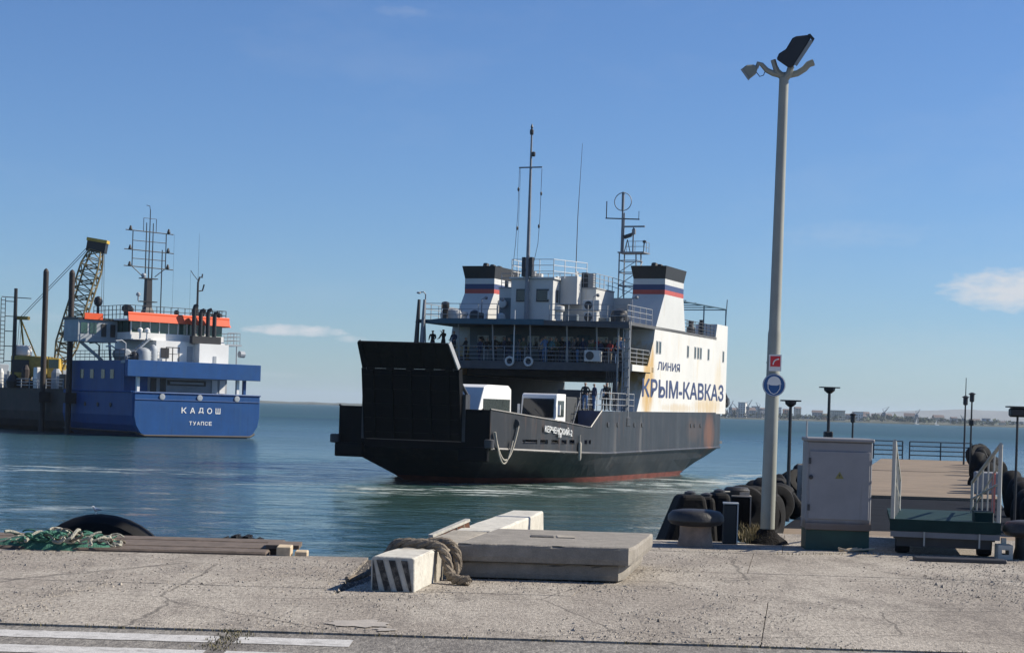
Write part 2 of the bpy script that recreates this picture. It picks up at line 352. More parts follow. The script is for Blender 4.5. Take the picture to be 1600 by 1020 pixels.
# surface cast in panels with open joints
def clip(poly, a, b, c):
    out = []
    for i in range(len(poly)):
        p, q = poly[i], poly[(i + 1) % len(poly)]; dp, dq = a * p[0] + b * p[1] - c, a * q[0] + b * q[1] - c
        if dp <= 0: out.append(p)
        if dp * dq < 0: t = dp / (dp - dq); out.append((p[0] + t * (q[0] - p[0]), p[1] + t * (q[1] - p[1])))
    return out
def panel(poly, z):
    if len(poly) < 3: return
    ar = sum(poly[i][0] * poly[(i + 1) % len(poly)][1] - poly[(i + 1) % len(poly)][0] * poly[i][1] for i in range(len(poly))) / 2
    if abs(ar) < .12: return
    if ar < 0: poly = poly[::-1]
    m = MB(); m.prism(poly, 2, -.05, z); m.build('concrete_panel', M_CONC, quay)
rows = [13.3, 16.45, 19.4, 22.2, 28]
for j in range(4):
    y0, y1 = rows[j] + .004, rows[j + 1] - .004
    for i in range(-6, 9):
        w = 6.0
        x0, x1 = i * w + (1.9, .6, 2.6, 3.4)[j] + .004, (i + 1) * w + (1.9, .6, 2.6, 3.4)[j] - .004
        base = [(x0, y0), (x1, y0), (x1 + .16 * (y1 - y0), y1), (x0 + .16 * (y1 - y0), y1)]
        z = random.uniform(-.002, .002)
        # the edge is not convex: clip against its left (Y ~ 20) and right (Y ~ 24) runs apart
        left = clip(clip(base, 1, 0, -1.55), -.075, 1, 19.55 + .53)
        panel(left, z)
        mid = clip(clip(clip(base, -1, 0, 1.55), 1, 0, .5), -(4.65), .73, 4.65 * .85 + .73 * 20.3)
        mid = clip(mid, 0, 1, 24.95)
        panel(mid, z)
        right = clip(clip(clip(base, -1, 0, -.5), 1, 0, 3.25), 0, 1, 24.1); panel(right, z)
        right = clip(clip(base, -1, 0, -3.25), 0, 1, 26.2); panel(right, z)
# road along the quay with a zebra crossing
mb = MB(); mb.box(-70, 70, -60, 13.29, -1, -.016); road = tag(mb.build('road', M_ASPH), kind='structure')
M_PAINT = mat('worn_road_paint', (.47, .46, .44), .85, var=.12, scale=7, bump=.2, rust=.62, rustcol=(.17, .158, .143), streak=False, var2=.3, rscale=6)
def ragged(x0, x1, y0, y1, n=60, a=.012, drop=None):
    top = [(x0 + (x1 - x0) * i / n, y1 + random.uniform(-a, a)) for i in range(n + 1)]; bot = [(x0 + (x1 - x0) * i / n, y0 + random.uniform(-a, a)) for i in range(n + 1)]
    m = MB()
    for i in range(n):
        xm = (x0 + x1) / 2 * 0 + top[i][0]
        if drop and drop[0] < xm < drop[1]: continue
        m.add([(bot[i][0], bot[i][1], -.012), (bot[i + 1][0], bot[i + 1][1], -.012), (top[i + 1][0], top[i + 1][1], -.012), (top[i][0], top[i][1], -.012)], [(0, 1, 2, 3)])
    return m
for k in range(6):
    y1 = 13.02 - k * .76
    ragged(-5.2 - .1 * k, -1.10 - .04 * k, y1 - .36, y1, drop=(-2.06, -1.93)).build('crossing_stripe', M_PAINT, road, fix=False)
# thin pale screed patches on the quay, left of and below the slabs
M_SCREED = mat('pale_screed', (.33, .30, .265), .95, var=.2, scale=9, bump=.3, var2=.15)
def patch(pts, z=.007):
    m = MB(); m.add([(p.x, p.y, z) for p in pts], [tuple(range(len(pts)))]); m.build('screed_patch', M_SCREED, quay, fix=False)
def blobpatch(x, y, rx, ry, n=34, z=.0075):
    c = G(x, y); pts = []
    for i in range(n):
        a = 2 * math.pi * i / n; k = .72 + .5 * mnoise.noise((math.cos(a) * 1.7 + x * .1, math.sin(a) * 1.7 + y * .1, 1.3)) + random.uniform(-.07, .07)
        pts.append(Vector((c.x + rx * math.cos(a) * k, c.y + ry * math.sin(a) * k, 0)))
    patch(pts, z)
blobpatch(562, 975, .30, .30); blobpatch(600, 984, .12, .12)
# loose grit and stones on the quay
def grit(name, n, m, label, seed, big):
    rg = random.Random(seed); mb = MB()
    for i in range(n):
        x, y = rg.uniform(-6.5, 9), 13.35 + (rg.random() ** 1.15) * 9.5
        if y > 19.4 and x < .4: continue
        k = mnoise.noise((x * .45, y * .3, 5)) + .5 * mnoise.noise((x * 1.7, y * .9, 8))
        if rg.random() > .35 + 1.3 * k: continue
        r = rg.choice((.005, .006, .008, .010)) * rg.uniform(.7, 1.3)
        if rg.random() < big: r *= 2
        a = rg.random() * 6; pts = [(x + r * math.cos(a + q * 2.09) * rg.uniform(.8, 1.4), y + r * math.sin(a + q * 2.09), .002) for q in range(3)]
        mb.add(pts + [(x, y, r * rg.uniform(.8, 1.4))], [(0, 1, 3), (1, 2, 3), (2, 0, 3)])
    tag(mb.build(name, m, fix=False), label, 'gravel', kind='stuff')
grit('pale_grit', 52000, mat('grit_pale', (.34, .30, .25), .95, var=.5, scale=30), 'pale grit and crumbled concrete strewn over the quay', 1, .01)
grit('dark_grit', 9500, mat('grit_dark', (.12, .105, .09), .95, var=.5, scale=30), 'dark grit and small stones strewn over the quay', 2, .012)
# weeds in the joint
M_WEED = mat('dry_weed', (.20, .165, .085), .9, var=.4, scale=8)
M_WEEDG = mat('green_weed', (.13, .115, .06), .9, var=.4, scale=8)
def weeds(name, spots, m, label):
    mb = MB()
    for (x, y, n, sp, h) in spots:
        for _ in range(n):
            px, py = x + random.gauss(0, sp), y + random.gauss(0, sp * .45); a = random.random() * 6.28; hh = h * random.uniform(.4, 1.1); ln = random.uniform(.2, .9) * hh; w = .004 + .05 * hh * .12
            dx, dy = math.cos(a), math.sin(a); q = Vector((px, py, -.012))
            mb.add([q + Vector((-dy * w, dx * w, 0)), q + Vector((dy * w, -dx * w, 0)), q + Vector((dx * ln * .4 + dy * w * .7, dy * ln * .4 - dx * w * .7, hh * .7)), q + Vector((dx * ln * .4 - dy * w * .7, dy * ln * .4 + dx * w * .7, hh * .7)), q + Vector((dx * ln, dy * ln, hh))], [(0, 1, 2, 3), (3, 2, 4)])
    return tag(mb.build(name, m, fix=False), label, 'weeds', kind='stuff')
sp = []
for i in range(130):
    x = -6 + 12.5 * random.random(); sp.append((x, 13.28, random.randint(1, 6), .04, .028))
for t in range(14): q = G(330 + t * 3.5, 1012 - t * 2.2); sp.append((q.x, q.y, 22, .07, .022))
weeds('joint_weeds', sp, M_WEEDG, 'low green weeds growing in the joint between road and quay')
sp = []
for t in range(24): q = G(230 + t * 13, 903 + t * .8 + random.uniform(-3, 3)); sp.append((q.x, q.y, 9, .08, .018))
weeds('crack_weeds', sp, M_WEEDG, 'sparse weeds along a crack in the concrete quay')

# ------------------------------------------------------------------ far shore
M_LAND = mat('far_scrub', (.085, .088, .06), .95, var=.4, scale=.02)
M_HILL = mat('far_hill', (.16, .15, .125), .95, var=.25, scale=.003)
def ridge(name, Y, x0, x1, h, m, dep, seed, step=12, hf=None):
    """low land between two picture columns, at a true distance"""
    mb = MB(); n = max(8, int((x1 - x0) / step)); rows = []
    for i in range(n + 1):
        px = x0 + (x1 - x0) * i / n; X = (px - CX) / F_PX * Y; t = i / n; e = min(1, 6 * t, 6 * (1 - t))
        hh = h * e * (.55 + .45 * mnoise.noise((px * .012, seed, 0)) + .15 * mnoise.noise((px * .06, seed, 4)))
        if hf: hh = hf(t) * h * (1 + .12 * mnoise.noise((px * .02, seed, 0)))
        hh = max(hh, .25)
        rows.append([(X, Y, WATER - 1), (X, Y + 4, WATER + .25 * hh + .4), (X, Y + dep * .4, WATER + hh), (X, Y + dep, WATER + hh * .6), (X, Y + dep * 1.3, WATER - 1)])
    for a, b in zip(rows, rows[1:]):
        k = len(mb.v); mb.v += a + b
        for j in range(4): mb.face((k + j, k + j + 1, k + 6 + j, k + 5 + j))
    return tag(mb.build(name, m), kind='structure')
ridge('far_coast', 4300, -700, 900, 11, M_LAND, 300, 1.1)
ridge('far_shore', 2400, 1020, 2500, 8, M_LAND, 260, 2.7)
ridge('far_hills', 8200, 1330, 2600, 78, M_HILL, 1500, 5.3, 20, hf=lambda t: max(0, math.sin(min(1, t * 1.55) * math.pi) ** .7 * .95 + .12 * math.sin(t * 14)))
M_FAR = [mat('far_wall_' + n, c, .9, var=.12, scale=.05) for n, c in (('white', (.62, .61, .58)), ('cream', (.52, .46, .36)), ('grey', (.33, .33, .34)), ('brick', (.30, .16, .11)), ('blue', (.22, .28, .36)))]
M_FARROOF = mat('far_roof', (.16, .12, .11), .9, scale=.05); M_FARWIN = mat('far_window', (.035, .04, .05), .3, var=.1)
def far_building(px, w, h, m, Y, kind, label):
    X = (px - CX) / F_PX * Y; z0 = WATER + 2.0
    t = thing('building', (X, Y, z0), label, 'building', rz=R(random.uniform(-25, 25)), group='buildings along the far shore')
    d = w * random.uniform(.5, .9)
    MB().box(-w / 2, w / 2, -d / 2, d / 2, 0, h).build('wall', m, t)
    if kind == 'gable': MB().prism([(-d / 2 - .6, h + .02), (d / 2 + .6, h + .02), (0, h + d * .32)], 0, -w / 2 - .5, w / 2 + .5).build('roof', M_FARROOF, t)
    else: MB().box(-w / 2 - .3, w / 2 + .3, -d / 2 - .3, d / 2 + .3, h + .02, h + .7).build('roof', M_FARROOF, t)
    if w > 7 and h > 6:
        for fl in range(int(h / 3.1)):
            mb = MB(); nx = int(w / 3)
            for i in range(nx): x = -w / 2 + w * (i + .5) / nx; mb.box(x - .7, x + .7, -d / 2 - .06, -d / 2 + .1, fl * 3.1 + 1.0, fl * 3.1 + 2.4)
            tag(mb.build('window_row', M_FARWIN, t), kind='stuff')
random.seed(21)
kinds = [('white flat-roofed block on the far shore', 0, 'flat'), ('cream gabled shed on the far shore', 1, 'gable'), ('grey port warehouse on the far shore', 2, 'gable'), ('brick gabled house on the far shore', 3, 'gable'), ('pale blue shed on the far shore', 4, 'flat')]
for px in (1146, 1158, 1171, 1180, 1192, 1216, 1228, 1246, 1262, 1277, 1290, 1303, 1312, 1327, 1345, 1352, 1368, 1385, 1402, 1421, 1440, 1466, 1490, 1523, 1541, 1566, 1590, 1625):
    k = random.choice(kinds); near = px < 1250
    w, h = random.uniform(7, 15), random.uniform(6, 16) if near else random.uniform(4, 11)
    size = ('tall narrow ' if h > w * 1.1 else 'low wide ' if w > 1.9 * h else 'squat ' if w < 10 else 'mid-sized ')
    far_building(px, w, h, M_FAR[k[1]], 2440 + random.uniform(0, 170), k[2], size + k[0].replace('on the far shore', 'among the port sheds of the far shore' if near else 'in the tree belt of the far shore'))
for px, w, h, kk in ((1307, 19, 13, 1), (1340, 13, 12, 0), (1160, 10, 20, 0)): far_building(px, w, h, M_FAR[kk], 2430, 'flat', ('tall ' if h > 15 else 'broad ') + ('cream' if kk else 'white') + ' block standing over the far shore')
M_FSTEEL = mat('far_crane_steel', (.16, .18, .21), .7, var=.1)
def far_crane(px, h, lean, label):
    Y = 2420; X = (px - CX) / F_PX * Y
    t = thing('harbour_crane', (X, Y, WATER + 1.6), label, 'crane', group='harbour cranes on the far shore')
    mb = MB()
    for sx in (-2.5, 2.5):
        for sy in (-2.5, 2.5): mb.tube((sx, sy, 0), (sx * .4, sy * .4, h * .45), .5, n=4)
    mb.build('portal', M_FSTEEL, t); MB().box(-2, 2, -2, 2, h * .45, h * .62).build('cab', M_FSTEEL, t)
    mb = MB(); tip = Vector((lean, 0, h))
    for s in (-.7, .7): mb.tube((s, 0, h * .6), tip, .38, .2, n=4)
    mb.tube((0, 0, h * .62), (-lean * .25, 0, h * .85), .35, n=4); mb.tube((-lean * .25, 0, h * .85), tip, .12, n=4); mb.build('jib', M_FSTEEL, t)
for px, h, ln, lb in ((1141, 23, 4, 'slim harbour crane with short jib beside the far white tower block'), (1153, 19, -7, 'harbour crane with jib slewed over sheds on the far shore'), (1168, 25, 6, 'tallest harbour crane among the far port sheds'), (1186, 22, -5, 'harbour crane with upright jib by the far grey warehouses'), (1199, 18, 8, 'low harbour crane at the edge of the far port'), (1381, 21, 7, 'harbour crane rising from the wooded middle of the far shore'), (1432, 19, 5, 'lone thin crane on the far shore below the hills'), (1505, 13, -4, 'small crane on the far low shore')): far_crane(px, h, ln, lb)
M_FTREE = mat('far_foliage', (.045, .062, .035), .95, var=.4, scale=.1)
mb = MB(); random.seed(5)
for i in range(900):
    px = random.uniform(1125, 1700); dens = .5 + .5 * mnoise.noise((px * .03, 1.7, 0)) + (.25 if 1355 < px < 1450 else 0)
    if random.random() > dens: continue
    Y = 2410 + random.uniform(0, 120); X = (px - CX) / F_PX * Y; r = random.uniform(1.2, 3.4); c = Vector((X, Y, WATER + 2 + random.uniform(1, 5.5) + (2.5 if 1365 < px < 1400 else 0)))
    for j in range(5):
        d = [Vector((random.gauss(0, r), random.gauss(0, r), random.gauss(0, r * .7))) for _ in range(3)]; mb.add([c + q for q in d], [(0, 1, 2)])
tag(mb.build('far_woods', M_FTREE, fix=False), 'dark belt of trees along the far shore', 'trees', kind='stuff')
# two small sails off the far shore
for px, h, lb in ((1433, 9, 'small white sailing boat off the far wooded shore'), (1464, 7, 'smaller white sailing boat off the far shore below the hills')):
    Y = 2300; t = thing('sailing_boat', ((px - CX) / F_PX * Y, Y, WATER), lb, 'boat', rz=.4)
    MB().prism([(-3, 1.0), (-2.4, -.2), (2.4, -.2), (3.4, 1.0)], 1, -.9, .9).build('hull', M_FAR[0], t)
    MB().tube((0, 0, .5), (0, 0, h), .1, .05).build('mast', M_FSTEEL, t)
    MB().prism([(-2.6, 1.4), (-.1, 1.3), (-.1, h - .3)], 1, -.04, .04).build('sail', M_FAR[0], t)

# ------------------------------------------------------------------ haze over the water
mh = bpy.data.materials.new('haze'); mh.use_nodes = True; mh.node_tree.nodes.clear()
ho = mh.node_tree.nodes.new('ShaderNodeOutputMaterial'); hv = mh.node_tree.nodes.new('ShaderNodeVolumePrincipled')
hv.inputs['Density'].default_value = .00007; hv.inputs['Color'].default_value = (.72, .86, 1, 1); hv.inputs['Anisotropy'].default_value = .1
mh.node_tree.links.new(hv.outputs[0], ho.inputs['Volume'])
mb = MB(); mb.box(-16000, 16000, -4000, 16000, WATER - 8, 100); hz = mb.build('haze', mh); tag(hz, 'thin bluish haze over the water', 'haze', kind='stuff')

# ================================================================== CAR FERRY (local: x to port, y aft, z above water)
M_HULL = mat('ferry_black_hull', (.018, .019, .022), .45, var=.3, scale=.7, rust=.40, rustcol=(.11, .06, .038), bump=.15, bscale=1.2, salt=(.055, .056, .058), stains=((34.6, 2.9, 1.5, 1.7, (.15, .06, .025), .85), (30.5, 3.2, 2.2, 1.0, (.10, .06, .04), .4), (18.6, 2.6, .35, 1.8, (.13, .12, .11), .5), (13.6, 2.4, .3, 1.6, (.12, .11, .10), .45)))
M_BOOT = mat('ferry_boot_top', (.17, .045, .032), .6, var=.35, scale=1.5, rust=.4)
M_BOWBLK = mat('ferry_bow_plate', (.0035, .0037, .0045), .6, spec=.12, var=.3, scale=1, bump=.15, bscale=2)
M_FWHITE = mat('ferry_white', (.62, .61, .575), .5, var=.06, scale=.6, rust=.42, rustcol=(.55, .42, .22), bump=.06, bscale=2, stains=((19.8, 6.8, 1.6, 3.4, (.50, .32, .11), .95), (34.0, 4.9, 4.0, .8, (.52, .36, .15), .7), (26.5, 4.7, 4.0, .35, (.5, .36, .18), .5), (36.8, 6.6, 1.2, 2.0, (.55, .42, .22), .35)))
M_FWHITE2 = mat('ferry_white_house', (.54, .54, .52), .5, var=.06, scale=.8, rust=.15, rustcol=(.5, .38, .22))
M_FBLUE = mat('ferry_band_blue', (.035, .055, .14), .5, var=.1); M_FRED = mat('ferry_band_red', (.42, .07, .05), .5, var=.1)
M_FBLACK = mat('ferry_funnel_black', (.022, .022, .024), .55, var=.2)
M_TEAL = mat('ferry_canopy_teal', (.028, .085, .125), .5, var=.12)
M_DECKGREY = mat('ferry_deck_grey', (.075, .078, .085), .7, var=.25, scale=1.5, rust=.2)
M_FDARK = mat('ferry_tunnel_paint', (.06, .065, .075), .7, var=.25, scale=1)
M_CABIN = mat('ferry_cabin_teal_grey', (.12, .15, .17), .6, var=.12, scale=1.5)
M_GLASS = mat('dark_glass', (.012, .015, .02), .08, var=.1, spec=.6)
M_RAIL = mat('rail_grey', (.30, .31, .32), .5, var=.15); M_RAILW = mat('rail_white', (.62, .62, .60), .5, var=.12)
M_MAST = mat('mast_grey', (.20, .21, .23), .5, var=.15); M_DARKM = mat('dark_steel', (.035, .036, .04), .5, var=.25)
M_LETTER = mat('letter_navy', (.028, .045, .12), .55, var=.08); M_WLETTER = mat('letter_white', (.78, .78, .76), .55, var=.05)
M_INBLUE = mat('inner_bulwark_blue', (.022, .045, .12), .5, var=.2)
M_ROPE = mat('pale_rope', (.40, .37, .31), .95, var=.25, scale=20, bump=.6, bscale=60)
M_ACW = mat('aircon_casing', (.55, .55, .53), .5, var=.08)
FER_C, FER_PHI = Vector((-5.45, 99.6, WATER)), R(-22)
ferry = thing('car_ferry', FER_C, 'black-hulled car ferry with raised bow ramp and white superstructure', 'ferry', FER_PHI)
def pl(tab, s):
    if s <= tab[0][0]: return tab[0][1]
    for (a, b), (c, d) in zip(tab, tab[1:]):
        if s <= c: return b + (d - b) * (s - a) / (c - a)
    return tab[-1][1]
HB = 7.2
def ztop(s): return pl([(0, 4.2), (9.3, 3.32), (9.6, 3.32), (11.1, 4.32), (39, 4.5)], s)
def zkn(s): return pl([(0, 2.08), (8, 1.85), (12, 1.78), (39, 1.95)], s)
st = [0, .6, 1.4, 2.4, 3.6, 4.8, 6, 7.2, 8.4, 9.3, 9.6, 10.3, 11.1, 12.5, 15, 18, 22, 27, 32, 36, 38.2, 39.2]
def topt(s): return pl([(0, 4.6), (2, 5.2), (6, 6.4), (9.5, 7.0), (11.5, HB), (36.5, HB), (38.4, 7.0), (39.2, 6.6)], s)
def hull_ring(s):
    """half section from knuckle down; lower rows rake aft at the bow, forward at the stern"""
    fb = max(0, 1 - s / 14); fs = max(0, (s - 30) / 9.2)
    def row(k, z):    # k: 0 at knuckle .. 1 at keel
        sh = 3.6 * k * fb ** 1.2 - 5.2 * k * fs ** 1.3
        w = topt(s) - k * (.85 + 1.6 * fb + 1.2 * fs)
        return (w, s + sh, z)
    zk = zkn(s)
    return [(topt(s), s, zk), row(.35, zk * .62), row(.85, .32), row(1.0, 0), row(1.35, -1.4)]
mb = MB()
for side in (1, -1):
    rr = [[(side * w, s, z) for w, s, z in hull_ring(s)] for s in st]
    for a, b in zip(rr, rr[1:]):
        k = len(mb.v); mb.v += a + b
        for j in range(4):
            mb.m = 1 if j >= 2 else 0
            mb.face((k + j, k + j + 1, k + 6 + j, k + 5 + j))
for s in (0, 39.2):
    h = hull_ring(s); k = len(mb.v); mb.v += [(w, y, z) for w, y, z in h] + [(-w, y, z) for w, y, z in h]
    for j in range(4): mb.m = 1 if j >= 2 else 0; mb.face((k + j, k + j + 1, k + 6 + j, k + 5 + j))
mb.m = 0
mb.build('hull', [M_HULL, M_BOOT], ferry)
# side plating above the knuckle, with freeing ports left open in the bow bulwark
ports = [(2.75, 4.05), (4.3, 5.0), (5.3, 5.95), (6.25, 6.85), (7.15, 7.75), (8.9, 9.25), (9.4, 9.7)]
cuts = sorted(set(st + [x for p in ports for x in p]))
for side in (1, -1):
    mb = MB()
    for a, b in zip(cuts, cuts[1:]):
        m = (a + b) / 2; op = any(p[0] <= m <= p[1] for p in ports)
        for r in range(3):
            if r == 1 and op: continue
            def zz(s, i): return (zkn(s), 2.36, 2.60, ztop(s))[i]
            mb.add([(side * topt(a), a, zz(a, r)), (side * topt(b), b, zz(b, r)), (side * topt(b), b, zz(b, r + 1)), (side * topt(a), a, zz(a, r + 1))], [(0, 1, 2, 3)])
    bm_o = mb.build('side_plating', M_HULL, ferry, solid=.07)
    mb = MB(); pts = [(side * (topt(s) + .02), s, ztop(s) + .03) for s in st if s <= 11.2]; mb.path(pts, .06, 6); mb.build('bulwark_capping', M_HULL, ferry)
    mb = MB(); pts = [(side * (topt(s) + .03), s, zkn(s)) for s in st]; mb.path(pts, .09, 6); mb.build('rubbing_strake', M_HULL, ferry)
    mb = MB()
    for k in range(5):
        s = 1.2 + k * 1.9; mb.tube((side * (topt(s) - .1), s, 2.4), (side * (topt(s) - .1), s, ztop(s)), .06, n=4)
    mb.build('bulwark_stay', M_HULL, ferry)
# bow: flat plate each side of the ramp, sill, stern plate
for side in (1, -1):
    lo, hi = (2.95, 4.6) if side > 0 else (-4.6, -2.95)
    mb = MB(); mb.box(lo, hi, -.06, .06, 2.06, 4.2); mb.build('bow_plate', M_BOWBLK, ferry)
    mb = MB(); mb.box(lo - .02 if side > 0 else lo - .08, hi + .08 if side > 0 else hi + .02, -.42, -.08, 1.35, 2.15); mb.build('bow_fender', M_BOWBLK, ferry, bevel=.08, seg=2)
    mb = MB(); mb.lathe([(.2, -.25), (.28, -.2), (.28, .2), (.2, .25)], (side * 4.72, -.28, 2.35), 14); mb.build('corner_roller', M_DARKM, ferry, smooth=True)
    MB().box(-.12 + side * 3.05, .12 + side * 3.05, -.1, .5, 2.4, 5.0).build('ramp_guide_post', M_DARKM, ferry)
    mb = MB(); mb.tube((side * 3.08, .4, 4.9), (side * 2.6, -.7, 6.4), .09, n=6); mb.build('ramp_hoist_arm', M_DARKM, ferry)
MB().box(-2.95, 2.95, -.05, .3, 1.95, 2.38).build('ramp_sill', M_BOWBLK, ferry)
MB().box(-6.5, 6.5, 39.14, 39.26, 1.95, 3.3).build('stern_plate', M_HULL, ferry)
# the ramp itself, raised and leaning a little forward
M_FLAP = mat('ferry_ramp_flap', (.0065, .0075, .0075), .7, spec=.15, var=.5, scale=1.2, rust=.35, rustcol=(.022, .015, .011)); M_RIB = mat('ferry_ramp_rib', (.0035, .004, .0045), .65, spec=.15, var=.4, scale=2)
RM = Matrix.Translation((0, -.12, 2.42)) @ Matrix.Rotation(R(8), 4, 'X'); RM2 = RM @ Matrix.Translation((0, 0, 3.96)) @ Matrix.Rotation(R(23), 4, 'X')
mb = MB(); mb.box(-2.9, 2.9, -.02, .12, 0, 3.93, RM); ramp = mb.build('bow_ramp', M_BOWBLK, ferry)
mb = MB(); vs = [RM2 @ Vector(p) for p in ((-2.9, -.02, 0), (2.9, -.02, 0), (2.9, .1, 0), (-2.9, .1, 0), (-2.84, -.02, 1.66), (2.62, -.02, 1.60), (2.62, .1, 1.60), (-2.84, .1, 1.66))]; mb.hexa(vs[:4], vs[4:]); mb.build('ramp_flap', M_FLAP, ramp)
for i in range(7):
    x = -2.75 + i * .9167; mb = MB(); mb.box(x - .06, x + .06, .121, .40, .1, 3.9, RM); mb.build('ramp_rib', M_RIB, ramp); mb = MB(); mb.box(x * .95 - .05, x * .95 + .05, -.07, -.021, .08, 1.55, RM2); mb.build('flap_rib', M_FLAP, ramp)
for i in range(5): x = -2.3 + i * 1.15; mb = MB(); mb.box(x - .1, x + .1, -.13, -.022, .05, 3.85, RM); mb.build('ramp_stiffener', M_RIB, ramp)
for z in (.35, 1.15, 1.95, 2.75, 3.55): mb = MB(); mb.box(-2.86, 2.86, -.09, -.021, z - .05, z + .05, RM); mb.build('ramp_cleat', M_RIB, ramp)
for x in (-2.4, -1.2, 0, 1.2, 2.4): mb = MB(); mb.lathe([(.08, -.22), (.08, .22)], RM @ Vector((x, -.03, 3.95)), 10, Matrix.Rotation(R(90), 3, 'Y')); mb.build('flap_hinge', M_RIB, ramp)
for sx in (-1, 1):
    mb = MB(); mb.box(sx * 2.94 - .035, sx * 2.94 + .035, -.04, .42, 0, 3.95, RM); mb.build('ramp_edge', M_BOWBLK, ramp); mb = MB(); mb.hexa([RM2 @ Vector(p) for p in ((sx * 2.9 - .03, -.03, 0), (sx * 2.9 + .04, -.03, 0), (sx * 2.9 + .04, .3, 0), (sx * 2.9 - .03, .3, 0))], [RM2 @ Vector(p) for p in ((sx * (2.73 + (.11 if sx < 0 else -.08)) - .03, -.03, 1.6), (sx * (2.73 + (.11 if sx < 0 else -.08)) + .04, -.03, 1.6), (sx * (2.73 + (.11 if sx < 0 else -.08)) + .04, .3, 1.6), (sx * (2.73 + (.11 if sx < 0 else -.08)) - .03, .3, 1.6))]); mb.build('flap_edge', M_RAIL if sx > 0 else M_BOWBLK, ramp)  # port flap edge is pale grey: sunlight on it put into the colour
# decks
MB().prism([(-4.45, .3), (4.45, .3), (6.2, 6), (7.0, 11.3), (7.05, 38.9), (-7.05, 38.9), (-7.0, 11.3), (-6.2, 6)], 2, 2.2, 2.4).build('car_deck', M_DECKGREY, ferry)
for sx in (1, -1):
    a, b = sorted((sx * 5.6, sx * 7.12))
    MB().box(a, b, 11.3, 17.9, 2.41, 4.34).build('side_platform', M_INBLUE, ferry)
    mb = MB(); rail(mb, [(sx * 7.05, 11.4, 4.35), (sx * 7.05, 17.6, 4.35)], 1.1); mb.build('side_rail', M_RAIL, ferry)
    mb = MB(); rail(mb, [(sx * 5.65, 11.5, 4.35), (sx * 5.65, 17.6, 4.35)], 1.05); mb.build('side_rail', M_RAIL, ferry)
# casings with the sloped forward edge, and the funnels on them
cas = [(17.8, 4.36), (39.0, 4.40), (39.0, 10.9), (36.1, 10.9), (35.7, 9.8), (21.15, 9.8), (20.9, 9.0)]
winz = [(21.5, .32), (22.15, .32), (28.6, .3), (30.4, .3), (31.15, .3), (31.8, .3), (33.8, .3), (37.8, .3)]
for sx in (1, -1):
    a, b = sorted((sx * 5.6, sx * HB))
    mb = MB(); mb.prism(cas, 0, a, b); c = mb.build('casing_wall', M_FWHITE, ferry)
    for (s, w) in winz:
        x = sx * (HB + .004); x0, x1 = sorted((x - .02 * sx, x + .022 * sx))
        fr = MB().box(x0, x1, s - .06, s + w + .06, 8.18, 9.02).build('window_frame', M_RAIL, c)
        x0, x1 = sorted((x - .02 * sx, x + .03 * sx)); MB().box(x0, x1, s, s + w, 8.24, 8.96).build('window_pane', M_GLASS, c)
    mb = MB(); rail(mb, [(sx * 7.1, 27.7, 9.82), (sx * 7.1, 35.6, 9.82)], .95, rows=4, every=1.0); mb.build('deck_rail', M_DARKM, ferry)
    # funnel
    a, b = sorted((sx * 5.0, sx * HB))
    def seg(name, z0, z1, m, s0, s0b, s1, s1b, ex=0):
        mb = MB(); lo = [(a, s0, z0), (b, s0, z0), (b, s1, z0), (a, s1, z0)]; hi = [(a - ex, s0b - ex, z1), (b + ex, s0b - ex, z1), (b + ex, s1b + ex, z1), (a - ex, s1b + ex, z1)]
        mb.hexa(lo, hi); return mb.build(name, m, fun)
    mb = MB(); mb.hexa([(a, 21.2, 9.81), (b, 21.2, 9.81), (b, 28.0, 9.81), (a, 28.0, 9.81)], [(a, 23.0, 12.15), (b, 23.0, 12.15), (b, 27.3, 12.15), (a, 27.3, 12.15)])
    fun = mb.build('funnel', M_FWHITE2, ferry)
    seg('red_band', 12.152, 12.45, M_FRED, 23, 23, 27.3, 27.3); seg('blue_band', 12.452, 12.80, M_FBLUE, 23, 23, 27.3, 27.3)
    seg('white_band', 12.802, 13.18, M_FWHITE2, 23, 23, 27.3, 27.3); seg('black_cap', 13.182, 14.02, M_FBLACK, 23, 22.9, 27.3, 27.3, .14)
    for k in range(3): MB().tube((sx * 6.1, 24 + k * 1.2, 14.0), (sx * 6.1, 24.1 + k * 1.2, 14.25), .22, n=10).build('exhaust_pipe', M_FBLACK, fun)
# tunnel lining, passenger deck, cabin, bridge deck
MB().box(-5.55, 5.55, 20, 38.9, 6.5, 6.9).build('tunnel_ceiling', M_FDARK, ferry)
MB().box(-5.58, -5.5, 18, 38.8, 2.42, 6.48).build('tunnel_wall', M_FDARK, ferry)
MB().box(5.5, 5.58, 18, 38.8, 4.5, 6.48).build('tunnel_wall', M_FDARK, ferry)
MB().box(2.2, 5.48, 30, 30.4, 2.42, 6.48).build('stern_bulkhead', M_FDARK, ferry)
MB().box(-HB, HB, 16.4, 21.1, 6.92, 7.24).build('passenger_deck', M_DECKGREY, ferry)
MB().box(-HB - .02, HB + .02, 16.3, 16.39, 6.85, 7.36).build('deck_fascia', M_DECKGREY, ferry)
for sx in (1, -1): MB().box(min(sx * HB, sx * 7.28), max(sx * HB, sx * 7.28), 16.4, 20.4, 6.9, 7.3).build('deck_fascia', M_FWHITE, ferry)
cab = MB().box(-5.5, 5.5, 20.2, 36, 7.26, 9.72).build('passenger_cabin', M_CABIN, ferry)
for i in range(9):
    x = -4.9 + i * 1.2
    if i in (2, 6): MB().box(x - .1, x + .75, 20.15, 20.21, 7.3, 9.25).build('cabin_door', M_TEAL, cab)
    else:
        MB().box(x, x + .8, 20.15, 20.21, 8.25, 9.15).build('window_frame', M_FWHITE2, cab); MB().box(x + .06, x + .74, 20.12, 20.2, 8.31, 9.09).build('window_pane', M_GLASS, cab)
